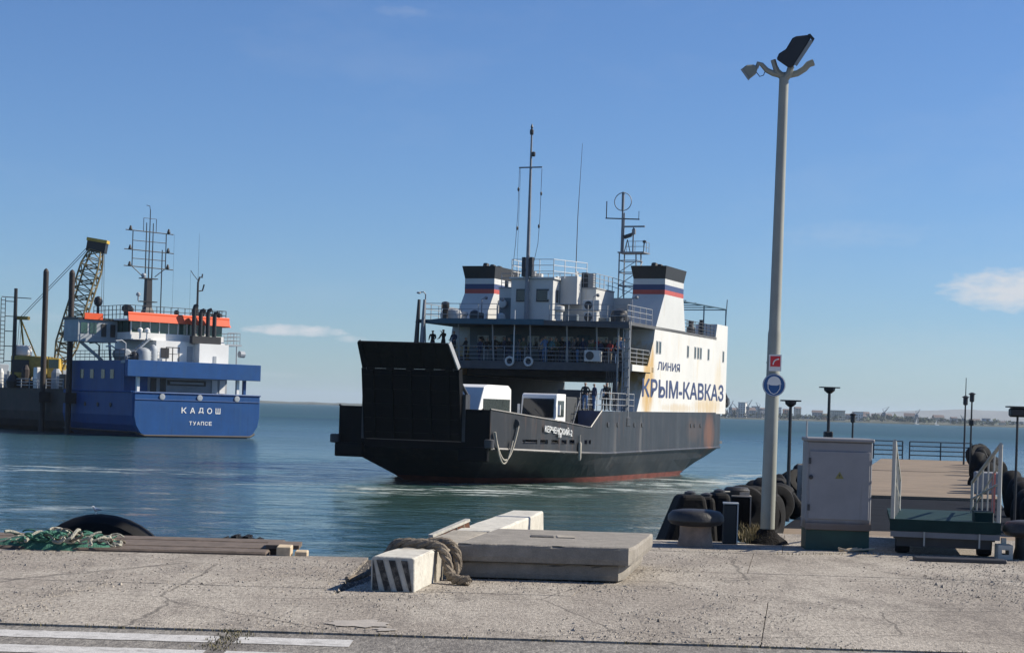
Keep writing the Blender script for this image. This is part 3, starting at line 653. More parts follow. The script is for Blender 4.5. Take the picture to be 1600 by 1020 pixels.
MB().box(-HB, HB, 15.7, 36, 9.74, 9.94).build('bridge_deck', M_DECKGREY, ferry)
MB().prism([(-7.35, 9.70), (1.6, 9.66), (1.6, 10.02), (-5.5, 10.02), (-7.35, 9.80)], 1, 15.5, 15.69).build('canopy_fascia', M_TEAL, ferry)
MB().prism([(1.62, 9.66), (7.3, 9.50), (7.3, 9.72), (1.62, 9.98)], 1, 15.5, 15.69).build('canopy_fascia', M_DECKGREY, ferry)
for x in (-7.0, -4.6, -2.2, .4, 2.9, 4.9, 6.9): MB().tube((x, 16.55, 7.25), (x, 16.2, 9.74), .05, n=6).build('deck_stanchion', M_RAIL, ferry)
mb = MB(); rail(mb, [(-7.1, 20, 7.25), (-7.1, 16.45, 7.25), (7.1, 16.45, 7.25), (7.1, 20.3, 7.25)], 1.05, rows=4, every=1.45); mb.build('passenger_deck_rail', M_RAIL, ferry)
mb = MB(); rail(mb, [(-7.0, 22, 9.95), (-7.0, 15.9, 9.95), (-1.8, 15.9, 9.95)], 1.05, every=1.3); mb.build('bridge_deck_rail', M_RAIL, ferry); mb = MB(); rail(mb, [(1.8, 15.9, 9.95), (7.0, 15.9, 9.95), (7.0, 21, 9.95)], 1.05, every=1.3); mb.build('bridge_deck_rail', M_RAIL, ferry)
# wheelhouse and upper houses
wh = MB().box(-1.5, 1.4, 17.5, 21, 9.95, 12.7).build('wheelhouse', M_FWHITE2, ferry)
for x0 in (-1.05, .35):
    f_ = MB().box(x0 - .07, x0 + .77, 17.44, 17.52, 11.25, 12.07).build('window_frame', M_DARKM, wh); MB().box(x0, x0 + .7, 17.42, 17.51, 11.32, 12.0).build('window_pane', M_GLASS, wh)
    MB().box(x0 + .72, x0 + .86, 17.40, 17.49, 11.4, 11.95).build('window_trim', M_FWHITE2, wh)
for y0 in (18.1, 18.75): MB().box(1.38, 1.43, y0, y0 + .36, 11.25, 12.05).build('window_pane', M_GLASS, wh)
MB().box(-1.62, 1.52, 17.38, 21, 12.72, 12.84).build('wheelhouse_roof', M_FWHITE2, wh)
mb = MB(); rail(mb, [(-1.5, 20.8, 12.84), (-1.5, 17.5, 12.84), (1.4, 17.5, 12.84), (2.6, 20.5, 12.84)], 1.15, every=1.0); mb.build('roof_rail', M_RAILW, wh)
ha = MB().box(-3.2, 3.6, 19.6, 23.2, 9.96, 12.25).build('deckhouse', M_FWHITE2, ferry)
MB().box(-3.25, 3.65, 19.55, 23.2, 12.26, 12.34).build('house_roof', M_RAIL, ha)
hb = MB().box(-3.2, 4.98, 23.22, 28, 9.96, 11.9).build('deckhouse', M_FWHITE2, ferry)
MB().box(1.45, 2.6, 18.7, 19.5, 11.2, 13.0).build('vent_trunk', M_FWHITE2, ferry)
MB().box(-3.0, -1.9, 19.2, 19.58, 9.97, 11.6).build('locker', M_CABIN, ha)
for x, z in ((-2.7, 11.2),): MB().lathe([(.22, 0), (.3, .08), (.26, .16), (.05, .2)], (x, 19.1, z), 14, Matrix.Rotation(R(90), 3, 'X')).build('searchlight', M_FWHITE2, ferry, smooth=True)
def aircon(parent, x, y, z, w=1.0):
    o = MB().box(x, x + w, y, y + .42, z, z + .72).build('air_conditioner', M_ACW, parent, bevel=.03)
    mb = MB(); mb.lathe([(.27, 0), (.27, .03), (.05, .035)], (x + .36 * w, y - .001, z + .37), 16, Matrix.Rotation(R(90), 3, 'X')); mb.build('fan_grille', M_DARKM, o)
aircon(ferry, 3.0, 18.7, 10.75, 1.15); aircon(ferry, 4.2, 16.0, 7.42, 1.05); aircon(ferry, 3.1, 18.7, 9.98, .9)
for (x, w, h, y) in ((-6.3, 1.6, .8, 16.6), (-4.2, .7, .7, 16.7), (-2.5, .6, .55, 17.2), (5.2, 1.2, .9, 17.5)):
    mb = MB(); mb.loft([[(x + w / 2 + w / 2 * k * math.cos(a), y + .4 + .4 * k * math.sin(a), z) for a in [i * math.pi / 5 for i in range(10)]] for k, z in ((.9, 9.96), (1, 9.96 + h * .5), (.8, 9.96 + h * .85), (.3, 9.96 + h))])
    mb.build('covered_gear', M_DARKM if x in (-4.2, 5.2) else M_ACW, ferry, smooth=True)
mb = MB(); mb.path([(-7.0, 16.2, 9.95), (-7.0, 16.2, 11.6), (-7.1, 16.1, 11.75), (-7.35, 16.0, 11.72)], .04, 6); mb.lathe([(.05, 0), (.16, .05), (.12, .12)], (-7.4, 16.0, 11.62), 10); mb.build('deck_lamp', M_MAST, ferry)
rg2 = random.Random(77)
for k, (x, y) in enumerate(((-5.6, 16.3), (-3.4, 16.2), (-1.9, 16.3), (2.3, 16.4), (3.2, 16.2), (4.6, 16.3), (6.3, 16.4), (5.6, 19.0), (-4.4, 19.5), (-5.2, 18.5), (4.3, 19.2), (6.4, 18.6))):
    h = rg2.uniform(.5, 1.3); r = rg2.uniform(.12, .3)
    if k % 3 == 0: MB().lathe([(r, 0), (r, h * .6), (r * 1.5, h * .7), (r * 1.4, h), (r * .4, h * 1.05)], (x, y, 9.96), 10).build('deck_ventilator', M_FWHITE2 if k % 2 else M_DARKM, ferry, smooth=True)
    elif k % 3 == 1: MB().box(x - r * 1.6, x + r * 1.6, y, y + .4, 9.96, 9.96 + h * .7).build('deck_box', M_DARKM if k % 2 else M_CABIN, ferry, bevel=.04)
    else: mb = MB(); mb.path([(x, y, 9.96), (x, y, 10.6 + h), (x + .25, y, 10.75 + h)], .035, 5); mb.lathe([(.05, 0), (.13, .08), (.1, .2)], (x + .3, y, 10.6 + h), 9); mb.build('deck_lamp', M_MAST, ferry)
for k in range(14):
    x = -2.9 + k * .45; h = rg2.uniform(.3, 1.1); MB().box(x, x + rg2.uniform(.12, .4), 19.75, 20.1, 12.35, 12.35 + h).build('roof_gear', (M_DARKM, M_RAIL, M_FWHITE2)[k % 3], ferry, bevel=.03)
for k in range(8): y = 16.6 + k * .16; mb = MB(); mb.tube((5.75 + .1 * k, 15.9, 4.4), (5.75 + .1 * k, 15.9 + .05 * k, 6.85), .03, n=5); mb.build('hanging_pipe', M_DARKM, ferry)
# fore mast, yard, halyards, whip aerial
mast = MB().path([(0, 17.25, 9.96), (0, 17.25, 14), (0, 17.25, 18), (0, 17.25, 22.1)], [.17, .13, .1, .06], 8).build('fore_mast', M_MAST, ferry)
mb = MB(); mb.tube((-.8, 17.25, 19.9), (.8, 17.25, 19.9), .05); mb.build('yard', M_MAST, mast)
mb = MB(); mb.lathe([(.1, 0), (.13, .1), (.13, .3), (.05, .4)], (0, 17.25, 22.0), 10); mb.build('mast_light', M_DARKM, mast); mb = MB(); mb.lathe([(.1, 0), (.13, .1), (.13, .25), (.08, .3)], (.17, 17.25, 20.6), 10); mb.build('mast_light', M_DARKM, mast); mb = MB(); mb.lathe([(.06, 0), (.09, .1), (.03, .3)], (.0, 17.25, 22.4), 8); mb.build('mast_light', M_DARKM, mast)
mb = MB(); mb.box(-.36, -.16, 17.1, 17.45, 12.85, 14.1); mb.box(.16, .36, 17.1, 17.45, 12.85, 14.1); mb.box(-.36, .36, 17.2, 17.3, 13.2, 13.32); mb.build('mast_tabernacle', M_DARKM, mast)
mb = MB()
mb.path([(-.78, 17.25, 19.85), (-.82, 17.3, 17), (-1.0, 17.5, 15), (-1.3, 17.8, 12.9)], .016, 4); mb.path([(-.7, 17.25, 19.85), (-.75, 17.3, 16), (-.9, 17.6, 12.9)], .011, 4); mb.path([(.78, 17.25, 19.8), (.72, 17.3, 16.6), (.6, 17.4, 15), (.2, 17.5, 13.2)], .016, 4)
for p in ((-.82, 17.28, 18.5), (-.87, 17.4, 16.0), (.76, 17.3, 18.2), (.65, 17.35, 16.1)): mb.lathe([(.02, -.14), (.07, -.06), (.07, .06), (.02, .14)], p, 8)
mb.build('halyard', M_DARKM, mast); mast.location.x = -.3
MB().path([(2.0, 20, 12.3), (2.03, 20, 17), (2.2, 20, 21.8)], [.035, .025, .012], 5).build('whip_aerial', M_DARKM, ferry)
# radar mast with loop aerial
rm = thing('radar_mast', (0, 0, 0), None, None); rm.parent = ferry
mb = MB(); X0, S0 = 3.55, 24.2
for dx, dy in ((0, 0), (1.3, 0), (1.3, 1.2), (0, 1.2)): mb.tube((X0 + dx, S0 + dy, 11.9), (X0 + dx * .9, S0 + dy * .9, 15.0), .05, n=5)
for z in (12.8, 13.7, 14.5):
    c = [(X0, S0, z), (X0 + 1.28, S0, z), (X0 + 1.28, S0 + 1.18, z), (X0, S0 + 1.18, z)]
    for a, b in zip(c, c[1:] + c[:1]): mb.tube(a, b, .03, n=4)
for z0, z1 in ((11.9, 12.8), (12.8, 13.7), (13.7, 14.5)):
    mb.tube((X0, S0, z0), (X0 + 1.28, S0, z1), .025, n=4); mb.tube((X0 + 1.28, S0, z0), (X0 + 1.28, S0 + 1.18, z1), .025, n=4)
mb.box(X0 - .1, X0 + 1.75, S0 - .1, S0 + 1.3, 15.0, 15.08); rail(mb, [(X0 + .5, S0, 15.08), (X0 + 1.7, S0, 15.08), (X0 + 1.7, S0 + 1.2, 15.08)], .7, r=.02, rows=2, every=.6, post=.02)
mb.build('lattice_tower', M_MAST, rm)
mb = MB(); mb.tube((X0 + .15, S0, 15.0), (X0 + .15, S0, 17.9), .08, .06); mb.tube((X0 + .27, S0, 15.0), (X0 + .27, S0, 17.7), .05); mb.build('aerial_pole', M_MAST, rm)
mb = MB(); mb.torus((X0 + .15, S0, 18.45), .6, .03, Matrix.Rotation(R(90), 3, 'X'), 28, 5); mb.tube((X0 + .15, S0, 17.85), (X0 + .15, S0, 19.1), .1, n=8); mb.build('loop_aerial', M_MAST, rm)
mb = MB(); mb.tube((X0 - 1.05, S0, 17.35), (X0 + 1.35, S0, 17.25), .045); mb.tube((X0 - 1.0, S0, 17.35), (X0 - 1.0, S0, 18.5), .035); mb.tube((X0 + 1.3, S0, 17.2), (X0 + 1.3, S0, 17.8), .02); mb.build('cross_yard', M_DARKM, rm)
mb = MB(); mb.tube((X0 + .95, S0, 15.08), (X0 + .95, S0, 16.7), .05); mb.box(X0 + .3, X0 + 1.75, S0 - .06, S0 + .06, 16.72, 16.82); mb.lathe([(.14, 0), (.14, .3), (.06, .4)], (X0 + .98, S0, 16.25), 10); mb.build('radar_scanner', M_MAST, rm)
mb = MB(); mb.tube((X0 + .35, S0, 15.08), (X0 + .55, S0, 15.9), .03); mb.tube((X0 + .75, S0, 15.08), (X0 + .55, S0, 15.9), .03); mb.hexa([(X0 + .35, S0 - .15, 15.95), (X0 + .8, S0 - .15, 16.1), (X0 + .8, S0 + .15, 16.1), (X0 + .35, S0 + .15, 15.95)], [(X0 + .25, S0 - .15, 16.15), (X0 + .9, S0 - .15, 16.35), (X0 + .9, S0 + .15, 16.35), (X0 + .25, S0 + .15, 16.15)]); mb.build('radar_scanner', M_DARKM, rm)
mb = MB(); mb.lathe([(.03, -.1), (.13, -.06), (.13, .06), (.03, .1)], (X0 + 1.75, S0, 15.75), 10); mb.tube((X0 + 1.7, S0, 15.08), (X0 + 1.75, S0, 15.7), .03); mb.build('signal_lamp', M_DARKM, rm)
# bridge-roof clutter
mb = MB(); rail(mb, [(-3.1, 19.7, 12.35), (3.5, 19.7, 12.35), (3.5, 23.1, 12.35), (4.9, 23.3, 11.92)], .9, every=.8); mb.build('house_roof_rail', M_RAIL, ferry)
# hoist towers and stowed gangway columns by the deck front
for x in (-7.15, -6.75):
    mb = MB(); mb.hexa([(x - .16, 15.1, 7.2), (x + .12, 15.1, 7.2), (x + .12, 15.4, 7.2), (x - .16, 15.4, 7.2)], [(x + .1, 15.1, 11.2), (x + .22, 15.1, 11.2), (x + .22, 15.3, 11.2), (x + .1, 15.3, 11.2)]); mb.build('hoist_tower', M_MAST if x > -7 else M_DARKM, ferry)
mb = MB(); gx = 6.98
for dx in (-.22, .22): mb.tube((gx + dx, 16.05, 3.9), (gx + dx, 16.05, 10.0), .045, n=5)
for k in range(20): z = 4.1 + k * .3; mb.tube((gx - .22, 16.05, z), (gx + .22, 16.05, z + (.3 if k % 2 else -.0)), .03, n=4)
mb.box(gx - .14, gx + .14, 16.12, 16.2, 4.4, 9.6); mb.build('stowed_gangway', M_RAIL, ferry)
mb = MB(); mb.tube((6.4, 16.1, 4.35), (6.4, 16.1, 9.8), .055, n=6); mb.build('deck_pillar', M_RAIL, ferry)
MB().box(6.7, 7.28, 15.7, 16.4, 3.4, 4.0).build('gangway_foot', M_DARKM, ferry, bevel=.05)
mb = MB(); mb.tube((-.55, 15.9, 7.3), (-.55, 15.9, 10.6), .05, .035, n=6); mb.build('jack_staff', M_RAILW, ferry)
for x in (-.95, .35):
    mb = MB(); mb.torus((x, 16.24, 7.35), .26, .075, Matrix.Rotation(R(90), 3, 'X'), 20, 8); mb.build('life_ring', M_RAILW, ferry, smooth=True)
# stern: awning frame, flag staff, capstan shapes, winch
mb = MB()
for sx in (1, -1):
    mb.tube((sx * 7.05, 27.8, 12.0), (sx * 7.05, 38.9, 12.15), .06); mb.tube((sx * 7.05, 38.9, 10.9), (sx * 7.05, 38.9, 12.2), .05); mb.tube((sx * 7.05, 33, 9.8), (sx * 7.05, 33, 12.05), .05)
for y in (28.5, 31, 33.5, 36, 38.8): mb.tube((-7.05, y, 12.05), (7.05, y, 12.1), .04)
mb.build('awning_frame', M_TEAL, ferry)
MB().tube((6.9, 39.2, 9.8), (7.0, 39.35, 12.9), .05, .03).build('flag_staff', M_DARKM, ferry)
for (x, y, w, h) in ((6.2, 29.4, .8, 1.0), (6.4, 34.7, .45, 1.3), (5.4, 31.5, 1.2, .8), (6.3, 32.4, .6, 1.1)):
    mb = MB(); mb.lathe([(w * .5, 0), (w * .5, h * .5), (w * .32, h * .7), (w * .35, h)], (x, y, 9.82), 10); mb.build('deck_vent', M_DARKM if w < 1 else M_FWHITE2, ferry, smooth=True)
mb = MB(); mb.torus((6.9, 39.5, 5.6), .62, .16, Matrix.Rotation(R(70), 3, 'Y'), 18, 6); mb.torus((6.7, 39.6, 4.9), .5, .14, Matrix.Rotation(R(60), 3, 'Y'), 18, 6); mb.lathe([(.3, -.6), (.35, 0), (.3, .6)], (6.7, 39.5, 5.3), 10, Matrix.Rotation(R(90), 3, 'Y')); mb.build('stern_winch', M_DARKM, ferry, smooth=True)
mb = MB(); mb.path([(-6.6, 39.3, 2.2), (-3, 39.55, 2.15), (3, 39.55, 2.15), (6.7, 39.3, 2.25)], .22, 8); mb.build('stern_fender', M_DARKM, ferry)
# hull portholes, name, line lettering
for s in (12.2, 14.0, 17.3, 18.9, 29.9, 30.8, 32.3):
    mb = MB(); mb.lathe([(.13, -.01), (.16, .0), (.16, .05), (.11, .06)], (HB + .02, s, 3.52), 12, Matrix.Rotation(R(90), 3, 'Y')); mb.build('porthole', M_DARKM, ferry)
side_m = lambda s, z, x=HB + .012: Matrix(((0, 0, 1, x), (1, 0, 0, s), (0, 1, 0, z), (0, 0, 0, 1)))
text_mesh('line_lettering', 'КРЫМ-КАВКАЗ', 1.14, M_LETTER, ferry, side_m(18.75, 5.35), 19.45, thick=.11)
text_mesh('line_lettering', 'ЛИНИЯ', .52, M_LETTER, ferry, side_m(21.9, 7.15), 5.0, thick=.04)
a, b = Vector((topt(4.6), 4.6, 0)), Vector((topt(7.25), 7.25, 0)); d = (b - a).normalized(); nrm = Vector((d.y, -d.x, 0))
def bow_m(s, z): q = Vector((topt(s), s, z)) + nrm * .13; return Matrix(((d.x, 0, nrm.x, q.x), (d.y, 0, nrm.y, q.y), (d.z, 1, nrm.z, q.z), (0, 0, 0, 1)))
nm = bow_m(4.55, 3.06); nm[2][0] = -.085
text_mesh('name_lettering', 'КЕРЧЕНСКИЙ-2', .46, M_WLETTER, ferry, nm, 2.8, depth=.02, thick=.012)
text_mesh('name_lettering', 'ТМ', .20, M_WLETTER, ferry, bow_m(5.75, 2.74), .34, depth=.02)
# mooring rope looped from the hawse hole, and a short hung fender
def bow_p(s, z, o=.1): return Vector((topt(s), s, z)) + nrm * o
mb = MB(); pts = []
for i in range(17):
    t = i / 16; s = .25 + 2.0 * t; z = 3.0 * (1 - t) + 3.35 * t - 2.0 * (1 - (2 * t - 1) ** 2) * .86; pts.append(bow_p(s, z, .14))
mb.path(pts, .055, 6); pts = [bow_p(.25 + 1.5 * i / 12, 3.0 - 1.5 * (1 - (2 * i / 12 - 1) ** 2) - .45 * i / 12, .18) for i in range(13)]; mb.path(pts, .045, 6)
mb.build('hanging_rope', M_ROPE, ferry, smooth=True)
mb = MB(); mb.lathe([(.16, -.02), (.24, .0), (.24, .06), (.14, .07)], bow_p(2.15, 3.5, .02), 14, Matrix.Rotation(R(90), 3, 'X') ); mb.build('hawse_hole', M_DARKM, ferry)
mb = MB(); q = bow_p(8.25, 2.9, .12); mb.tube(q, q - Vector((0, 0, .4)), .03); mb.lathe([(.05, -1.5), (.1, -1.4), (.11, -.5), (.05, -.4)], q, 8); mb.build('hung_fender', M_ROPE, ferry, smooth=True)
# access ladder and gear beside the blue step
mb = MB()
for dx in (-.2, .2): mb.tube((5.2 + dx, 10.2, 2.42), (5.5 + dx, 11.2, 4.9), .035, n=5)
for k in range(7): t = k / 7; mb.tube((5.0 + .3 * t, 10.2 + t, 2.5 + 2.4 * t), (5.4 + .3 * t, 10.2 + t, 2.5 + 2.4 * t), .025, n=4)
mb.build('step_ladder', M_RAIL, ferry)
MB().box(3.0, 5.2, 14.6, 15.4, 2.41, 5.6).build('deck_locker', M_DARKM, ferry, bevel=.05)

# ------------------------------------------------------------------ vehicles on the car deck
def to_world(x, y, z): return ferry.matrix_basis @ Vector((x, y, z))
bpy.context.view_layer.update()
def fthing(name, x, y, z, label, cat, rz=0.0, group=None):
    c, s = math.cos(FER_PHI), math.sin(FER_PHI)
    return thing(name, (FER_C.x + c * x - s * y, FER_C.y + s * x + c * y, FER_C.z + z), label, cat, FER_PHI + rz, group)
M_VAN = mat('van_white', (.78, .78, .76), .35, var=.04); M_TYRE = mat('tyre_rubber', (.02, .02, .021), .85, var=.3, scale=8, bump=.3, bscale=30)
M_LAMP = mat('lamp_glass', (.5, .5, .48), .15, var=.05); M_GLASSG = mat('van_glass', (.05, .062, .06), .12, var=.2, spec=.6)
def wheel(parent, x, y, r, w):
    mb = MB(); mb.lathe([(r * .6, -w / 2), (r * .93, -w / 2), (r, -w * .3), (r, w * .3), (r * .93, w / 2), (r * .6, w / 2)], (x, y, r), 18, Matrix.Rotation(R(90), 3, 'Y')); wl_ = mb.build('wheel', M_TYRE, parent, smooth=True)
    MB().lathe([(.05, -w / 2 - .02), (r * .58, -w / 2 + .01), (r * .58, w / 2 - .01), (.05, w / 2 + .02)], (x, y, r), 14, Matrix.Rotation(R(90), 3, 'Y')).build('rim', M_RAIL, wl_)
# minibus: local x across, y aft (front at y=0)
van = fthing('minibus', 2.0, 1.75, 2.41, 'white minibus parked behind the ferry bow bulwark', 'minibus')
prof = [(.0, .45), (.0, 1.15), (.18, 1.45), (.8, 2.65), (1.1, 3.15), (1.7, 3.3), (4.7, 3.3), (5.15, 3.1), (5.25, .45)]
mb = MB(); mb.loft([[(x, y, z if z < 2 else z - (.0 if abs(x) < .9 else .08)) for y, z in prof] for x in (-1.02, -.9, .9, 1.02)]); mb.build('body', M_VAN, van, bevel=.05, seg=2)
mb = MB(); mb.add([(-.88, .22, 1.48), (.88, .22, 1.48), (.8, .93, 2.5), (-.8, .93, 2.5)], [(0, 1, 2, 3)]); mb.build('windscreen', M_GLASSG, van, solid=.03)
for y0, y1 in ((.95, 1.78), (1.82, 2.78), (2.82, 3.78), (3.82, 4.95)):
    for sx in (1, -1): MB().box(min(sx * 1.0, sx * 1.035), max(sx * 1.0, sx * 1.035), y0, y1, 1.45, 2.42).build('side_window', M_GLASSG, van)
for sx in (-1, 1):
    MB().box(sx * .72 - .17, sx * .72 + .17, -.03, .05, .8, 1.02).build('headlight', M_LAMP, van); MB().box(sx * 1.12 - .06, sx * 1.12 + .06, .75, .85, 1.5, 1.85).build('mirror', M_DARKM, van)
    for y in (.95, 4.2): wheel(van, sx * .88, y, .36, .24)
MB().box(-1.0, 1.0, -.08, .02, .4, .62).build('bumper', M_DARKM, van)
# cab-over truck
trk = fthing('box_truck', 4.45, 7.6, 2.41, 'white-cabbed truck standing behind the minibus on the car deck', 'truck')
prof = [(.0, .5), (-.05, 1.25), (.16, 2.72), (.3, 2.85), (1.7, 2.85), (1.75, .5)]
mb = MB(); mb.loft([[(x, y, z) for y, z in prof] for x in (-1.1, -1.0, 1.0, 1.1)]); mb.build('cab', M_VAN, trk, bevel=.05, seg=2)
mb = MB(); mb.hexa([(-.98, -.10, 1.45), (.98, -.10, 1.45), (.98, .0, 1.45), (-.98, .0, 1.45)], [(-.95, .065, 2.55), (.95, .065, 2.55), (.95, .16, 2.55), (-.95, .16, 2.55)]); mb.build('windscreen', M_GLASS, trk)
for sx in (-1, 1):
    MB().box(min(sx * 1.08, sx * 1.125), max(sx * 1.08, sx * 1.125), .35, 1.35, 1.5, 2.45).build('side_window', M_GLASSG, trk); MB().box(sx * .8 - .16, sx * .8 + .16, -.09, -.02, .7, .92).build('headlight', M_LAMP, trk)
    MB().box(sx * 1.27 - .07, sx * 1.27 + .07, .1, .2, 1.6, 2.2).build('mirror', M_VAN, trk)
    for y in (.85, 4.4): wheel(trk, sx * .9, y, .42, .28)
MB().box(-.95, .95, 1.8, 5.6, .55, .8).build('chassis', M_DARKM, trk); MB().box(-1.05, 1.05, 1.95, 5.7, .82, 2.7).build('cargo_box', mat('tarpaulin_dark', (.04, .045, .05), .8), trk, bevel=.04)
MB().box(-1.05, 1.05, -.12, .0, .4, .65).build('bumper', M_DARKM, trk)
mb = MB(); mb.tube((.3, -.11, 1.48), (-.2, -.06, 1.95), .012, n=4); mb.tube((-.5, -.11, 1.48), (-.85, -.06, 1.9), .012, n=4); mb.build('wiper', M_DARKM, trk)
# dark car between truck and step
MB().box(-7.1, -4.6, 16.5, 17.6, 7.25, 7.62).build('raised_step', M_DECKGREY, ferry)
car = fthing('parked_car', 2.2, 9.4, 2.41, 'dark car parked beside the truck on the car deck', 'car')
prof = [(0, .35), (-.05, .7), (.1, .9), (1.0, 1.0), (1.7, 1.5), (3.1, 1.52), (3.9, 1.05), (4.25, .95), (4.3, .35)]
mb = MB(); mb.loft([[(x * (1 if z < 1.02 else .86), y, z) for y, z in prof] for x in (-.86, -.78, .78, .86)]); mb.build('body', M_DARKM, car, bevel=.05, seg=2)
mb = MB(); mb.add([(-.62, 1.02, 1.06), (.62, 1.02, 1.06), (.6, 1.62, 1.47), (-.6, 1.62, 1.47)], [(0, 1, 2, 3)]); mb.build('windscreen', M_GLASS, car, solid=.03)
for sx in (-1, 1):
    for y in (.8, 3.4): wheel(car, sx * .74, y, .31, .2)
    MB().box(sx * .6 - .14, sx * .6 + .14, -.07, .02, .62, .78).build('headlight', M_LAMP, car)

# ================================================================== PEOPLE ABOARD
M_SKIN = mat('skin', (.42, .25, .17), .6, var=.08); M_HAIRD = mat('hair_dark', (.025, .018, .014), .6); M_HAIRB = mat('hair_brown', (.10, .06, .03), .6); M_SHOE = mat('shoes', (.03, .03, .03), .7)
def person_mesh(pose):
    arms = {'rail': [((.22, -.06, 1.18), (.17, -.30, 1.08)), ((.22, -.06, 1.18), (.17, -.30, 1.08))], 'down': [((.25, .02, 1.14), (.25, -.04, .88)), ((.25, .02, 1.14), (.25, -.04, .88))],
            'photo': [((.26, -.14, 1.24), (.07, -.30, 1.52)), ((.25, -.08, 1.15), (.18, -.28, 1.10))], 'hip': [((.30, .05, 1.15), (.17, -.06, 1.0)), ((.25, .02, 1.14), (.25, -.06, .9))]}[pose]
    V = [(0, 0, .96, .135), (0, .005, 1.12, .12), (0, 0, 1.30, .145), (0, .01, 1.44, .075), (0, 0, 1.52, .055), (0, -.02, 1.60, .078), (0, -.01, 1.69, .088)]
    E = [(0, 1), (1, 2), (2, 3), (3, 4), (4, 5), (5, 6)]
    hands = []
    for k, sx in enumerate((1, -1)):
        el_, wr = arms[k]; i = len(V)
        V += [(sx * .17, .01, 1.41, .065), (sx * el_[0], el_[1], el_[2], .048), (sx * wr[0], wr[1], wr[2], .032)]
        d = (Vector(wr) - Vector(el_)).normalized(); p = Vector(wr) + d * .07; V.append((sx * p.x, p.y, p.z, .035)); hands.append((Vector((sx * p.x, p.y, p.z)), Vector((sx * d.x, d.y, d.z)), sx))
        E += [(2, i), (i, i + 1), (i + 1, i + 2), (i + 2, i + 3)]
        j = len(V); st_ = .03 if k else -.05
        V += [(sx * .095, 0, .88, .095), (sx * .11, -.02 + st_ * .5, .49, .062), (sx * .115, .03 + st_, .09, .045), (sx * .13, -.14 + st_, .045, .042)]
        E += [(0, j), (j, j + 1), (j + 1, j + 2), (j + 2, j + 3)]
    me = bpy.data.meshes.new('sk'); me.from_pydata([v[:3] for v in V], E, []); o = bpy.data.objects.new('sk', me); COL.objects.link(o)
    o.modifiers.new('s', 'SKIN'); q = o.modifiers.new('u', 'SUBSURF'); q.levels = q.render_levels = 1
    for sv, v in zip(me.skin_vertices[0].data, V): sv.radius = (v[3], v[3] * (.75 if v[2] > .9 and v[2] < 1.45 and abs(v[0]) < .01 else 1))
    me.skin_vertices[0].data[0].use_root = True
    dg = bpy.context.evaluated_depsgraph_get(); m2 = bpy.data.meshes.new_from_object(o.evaluated_get(dg)); bpy.data.objects.remove(o)
    mb = MB()
    wrists = [h[0] for h in hands]
    for v in m2.vertices: mb.v.append(tuple(v.co))
    for p in m2.polygons:
        c = p.center; hd = min((c - w).length for w in wrists)
        if hd < .085: mb.m = 0
        elif c.z > 1.475: mb.m = 3 if (c.z > 1.70 or (c.z > 1.60 and c.y > .02)) else 0
        elif c.z < .10: mb.m = 4
        elif c.z < .95 and abs(c.x) < .23 and c.y > -.2: mb.m = 2
        else: mb.m = 1
        mb.face(tuple(p.vertices))
    mb.m = 0
    for h, d, sx in hands:      # palm, four fingers curled, thumb from the side
        side = d.cross(Vector((0, 0, 1))); side = side.normalized() if side.length > .1 else Vector((0, 1, 0)); dn = d.cross(side).normalized()
        if dn.z > 0: dn = -dn
        for f in range(4):
            b0 = h + side * (-.024 + .016 * f) + d * .015; L = (.062, .07, .066, .052)[f]; mb.path([b0, b0 + d * L * .55, b0 + d * L * .85 + dn * L * .35], [.0085, .0078, .006], 5)
        b0 = h - side * .03 * sx - d * .01; mb.path([b0, b0 - side * .03 * sx + d * .02, b0 - side * .034 * sx + d * .045 + dn * .01], [.01, .009, .007], 5)
    mb.path([(0, -.095, 1.645), (0, -.118, 1.61), (0, -.098, 1.598)], [.008, .014, .006], 6)
    for sx in (1, -1): mb.box(sx * .083 - .008, sx * .083 + .008, -.02, .012, 1.60, 1.66)
    mb.m = 3
    for sx in (1, -1): mb.box(sx * .032 - .012, sx * .032 + .012, -.101, -.092, 1.640, 1.652)
    mb.box(-.022, .022, -.1, -.09, 1.568, 1.576)
    me = mb.mesh('person_' + pose, [M_SKIN, M_SHOE, M_SHOE, M_HAIRD, M_SHOE], True); bpy.data.meshes.remove(m2); return me
PM = {k: person_mesh(k) for k in ('rail', 'down', 'photo', 'hip')}
CLOTH = {n: mat('cloth_' + n.replace(' ', '_'), c, .85, var=.15, scale=12) for n, c in {'black': (.018, .018, .02), 'navy': (.025, .035, .08), 'grey': (.16, .16, .17), 'white': (.62, .60, .57), 'red': (.28, .035, .035), 'pink': (.50, .25, .26), 'beige': (.38, .32, .24), 'blue': (.10, .18, .33), 'olive': (.09, .095, .05), 'teal': (.06, .16, .18)}.items()}
def person(x, y, z, pose, shirt, trous, hair, rz, h, label, group='passengers on the ferry'):
    c, s = math.cos(FER_PHI), math.sin(FER_PHI)
    o = bpy.data.objects.new('person', PM[pose]); COL.objects.link(o)
    o.location = (FER_C.x + c * x - s * y, FER_C.y + s * x + c * y, FER_C.z + z); o.rotation_euler = (0, 0, FER_PHI + R(rz)); o.scale = (h / 1.78,) * 3
    for i, m in ((1, CLOTH[shirt]), (2, CLOTH[trous]), (3, hair)): o.material_slots[i].link = 'OBJECT'; o.material_slots[i].material = m
    tag(o, label, 'person', group)
ZP = 7.25; D, B_ = M_HAIRD, M_HAIRB
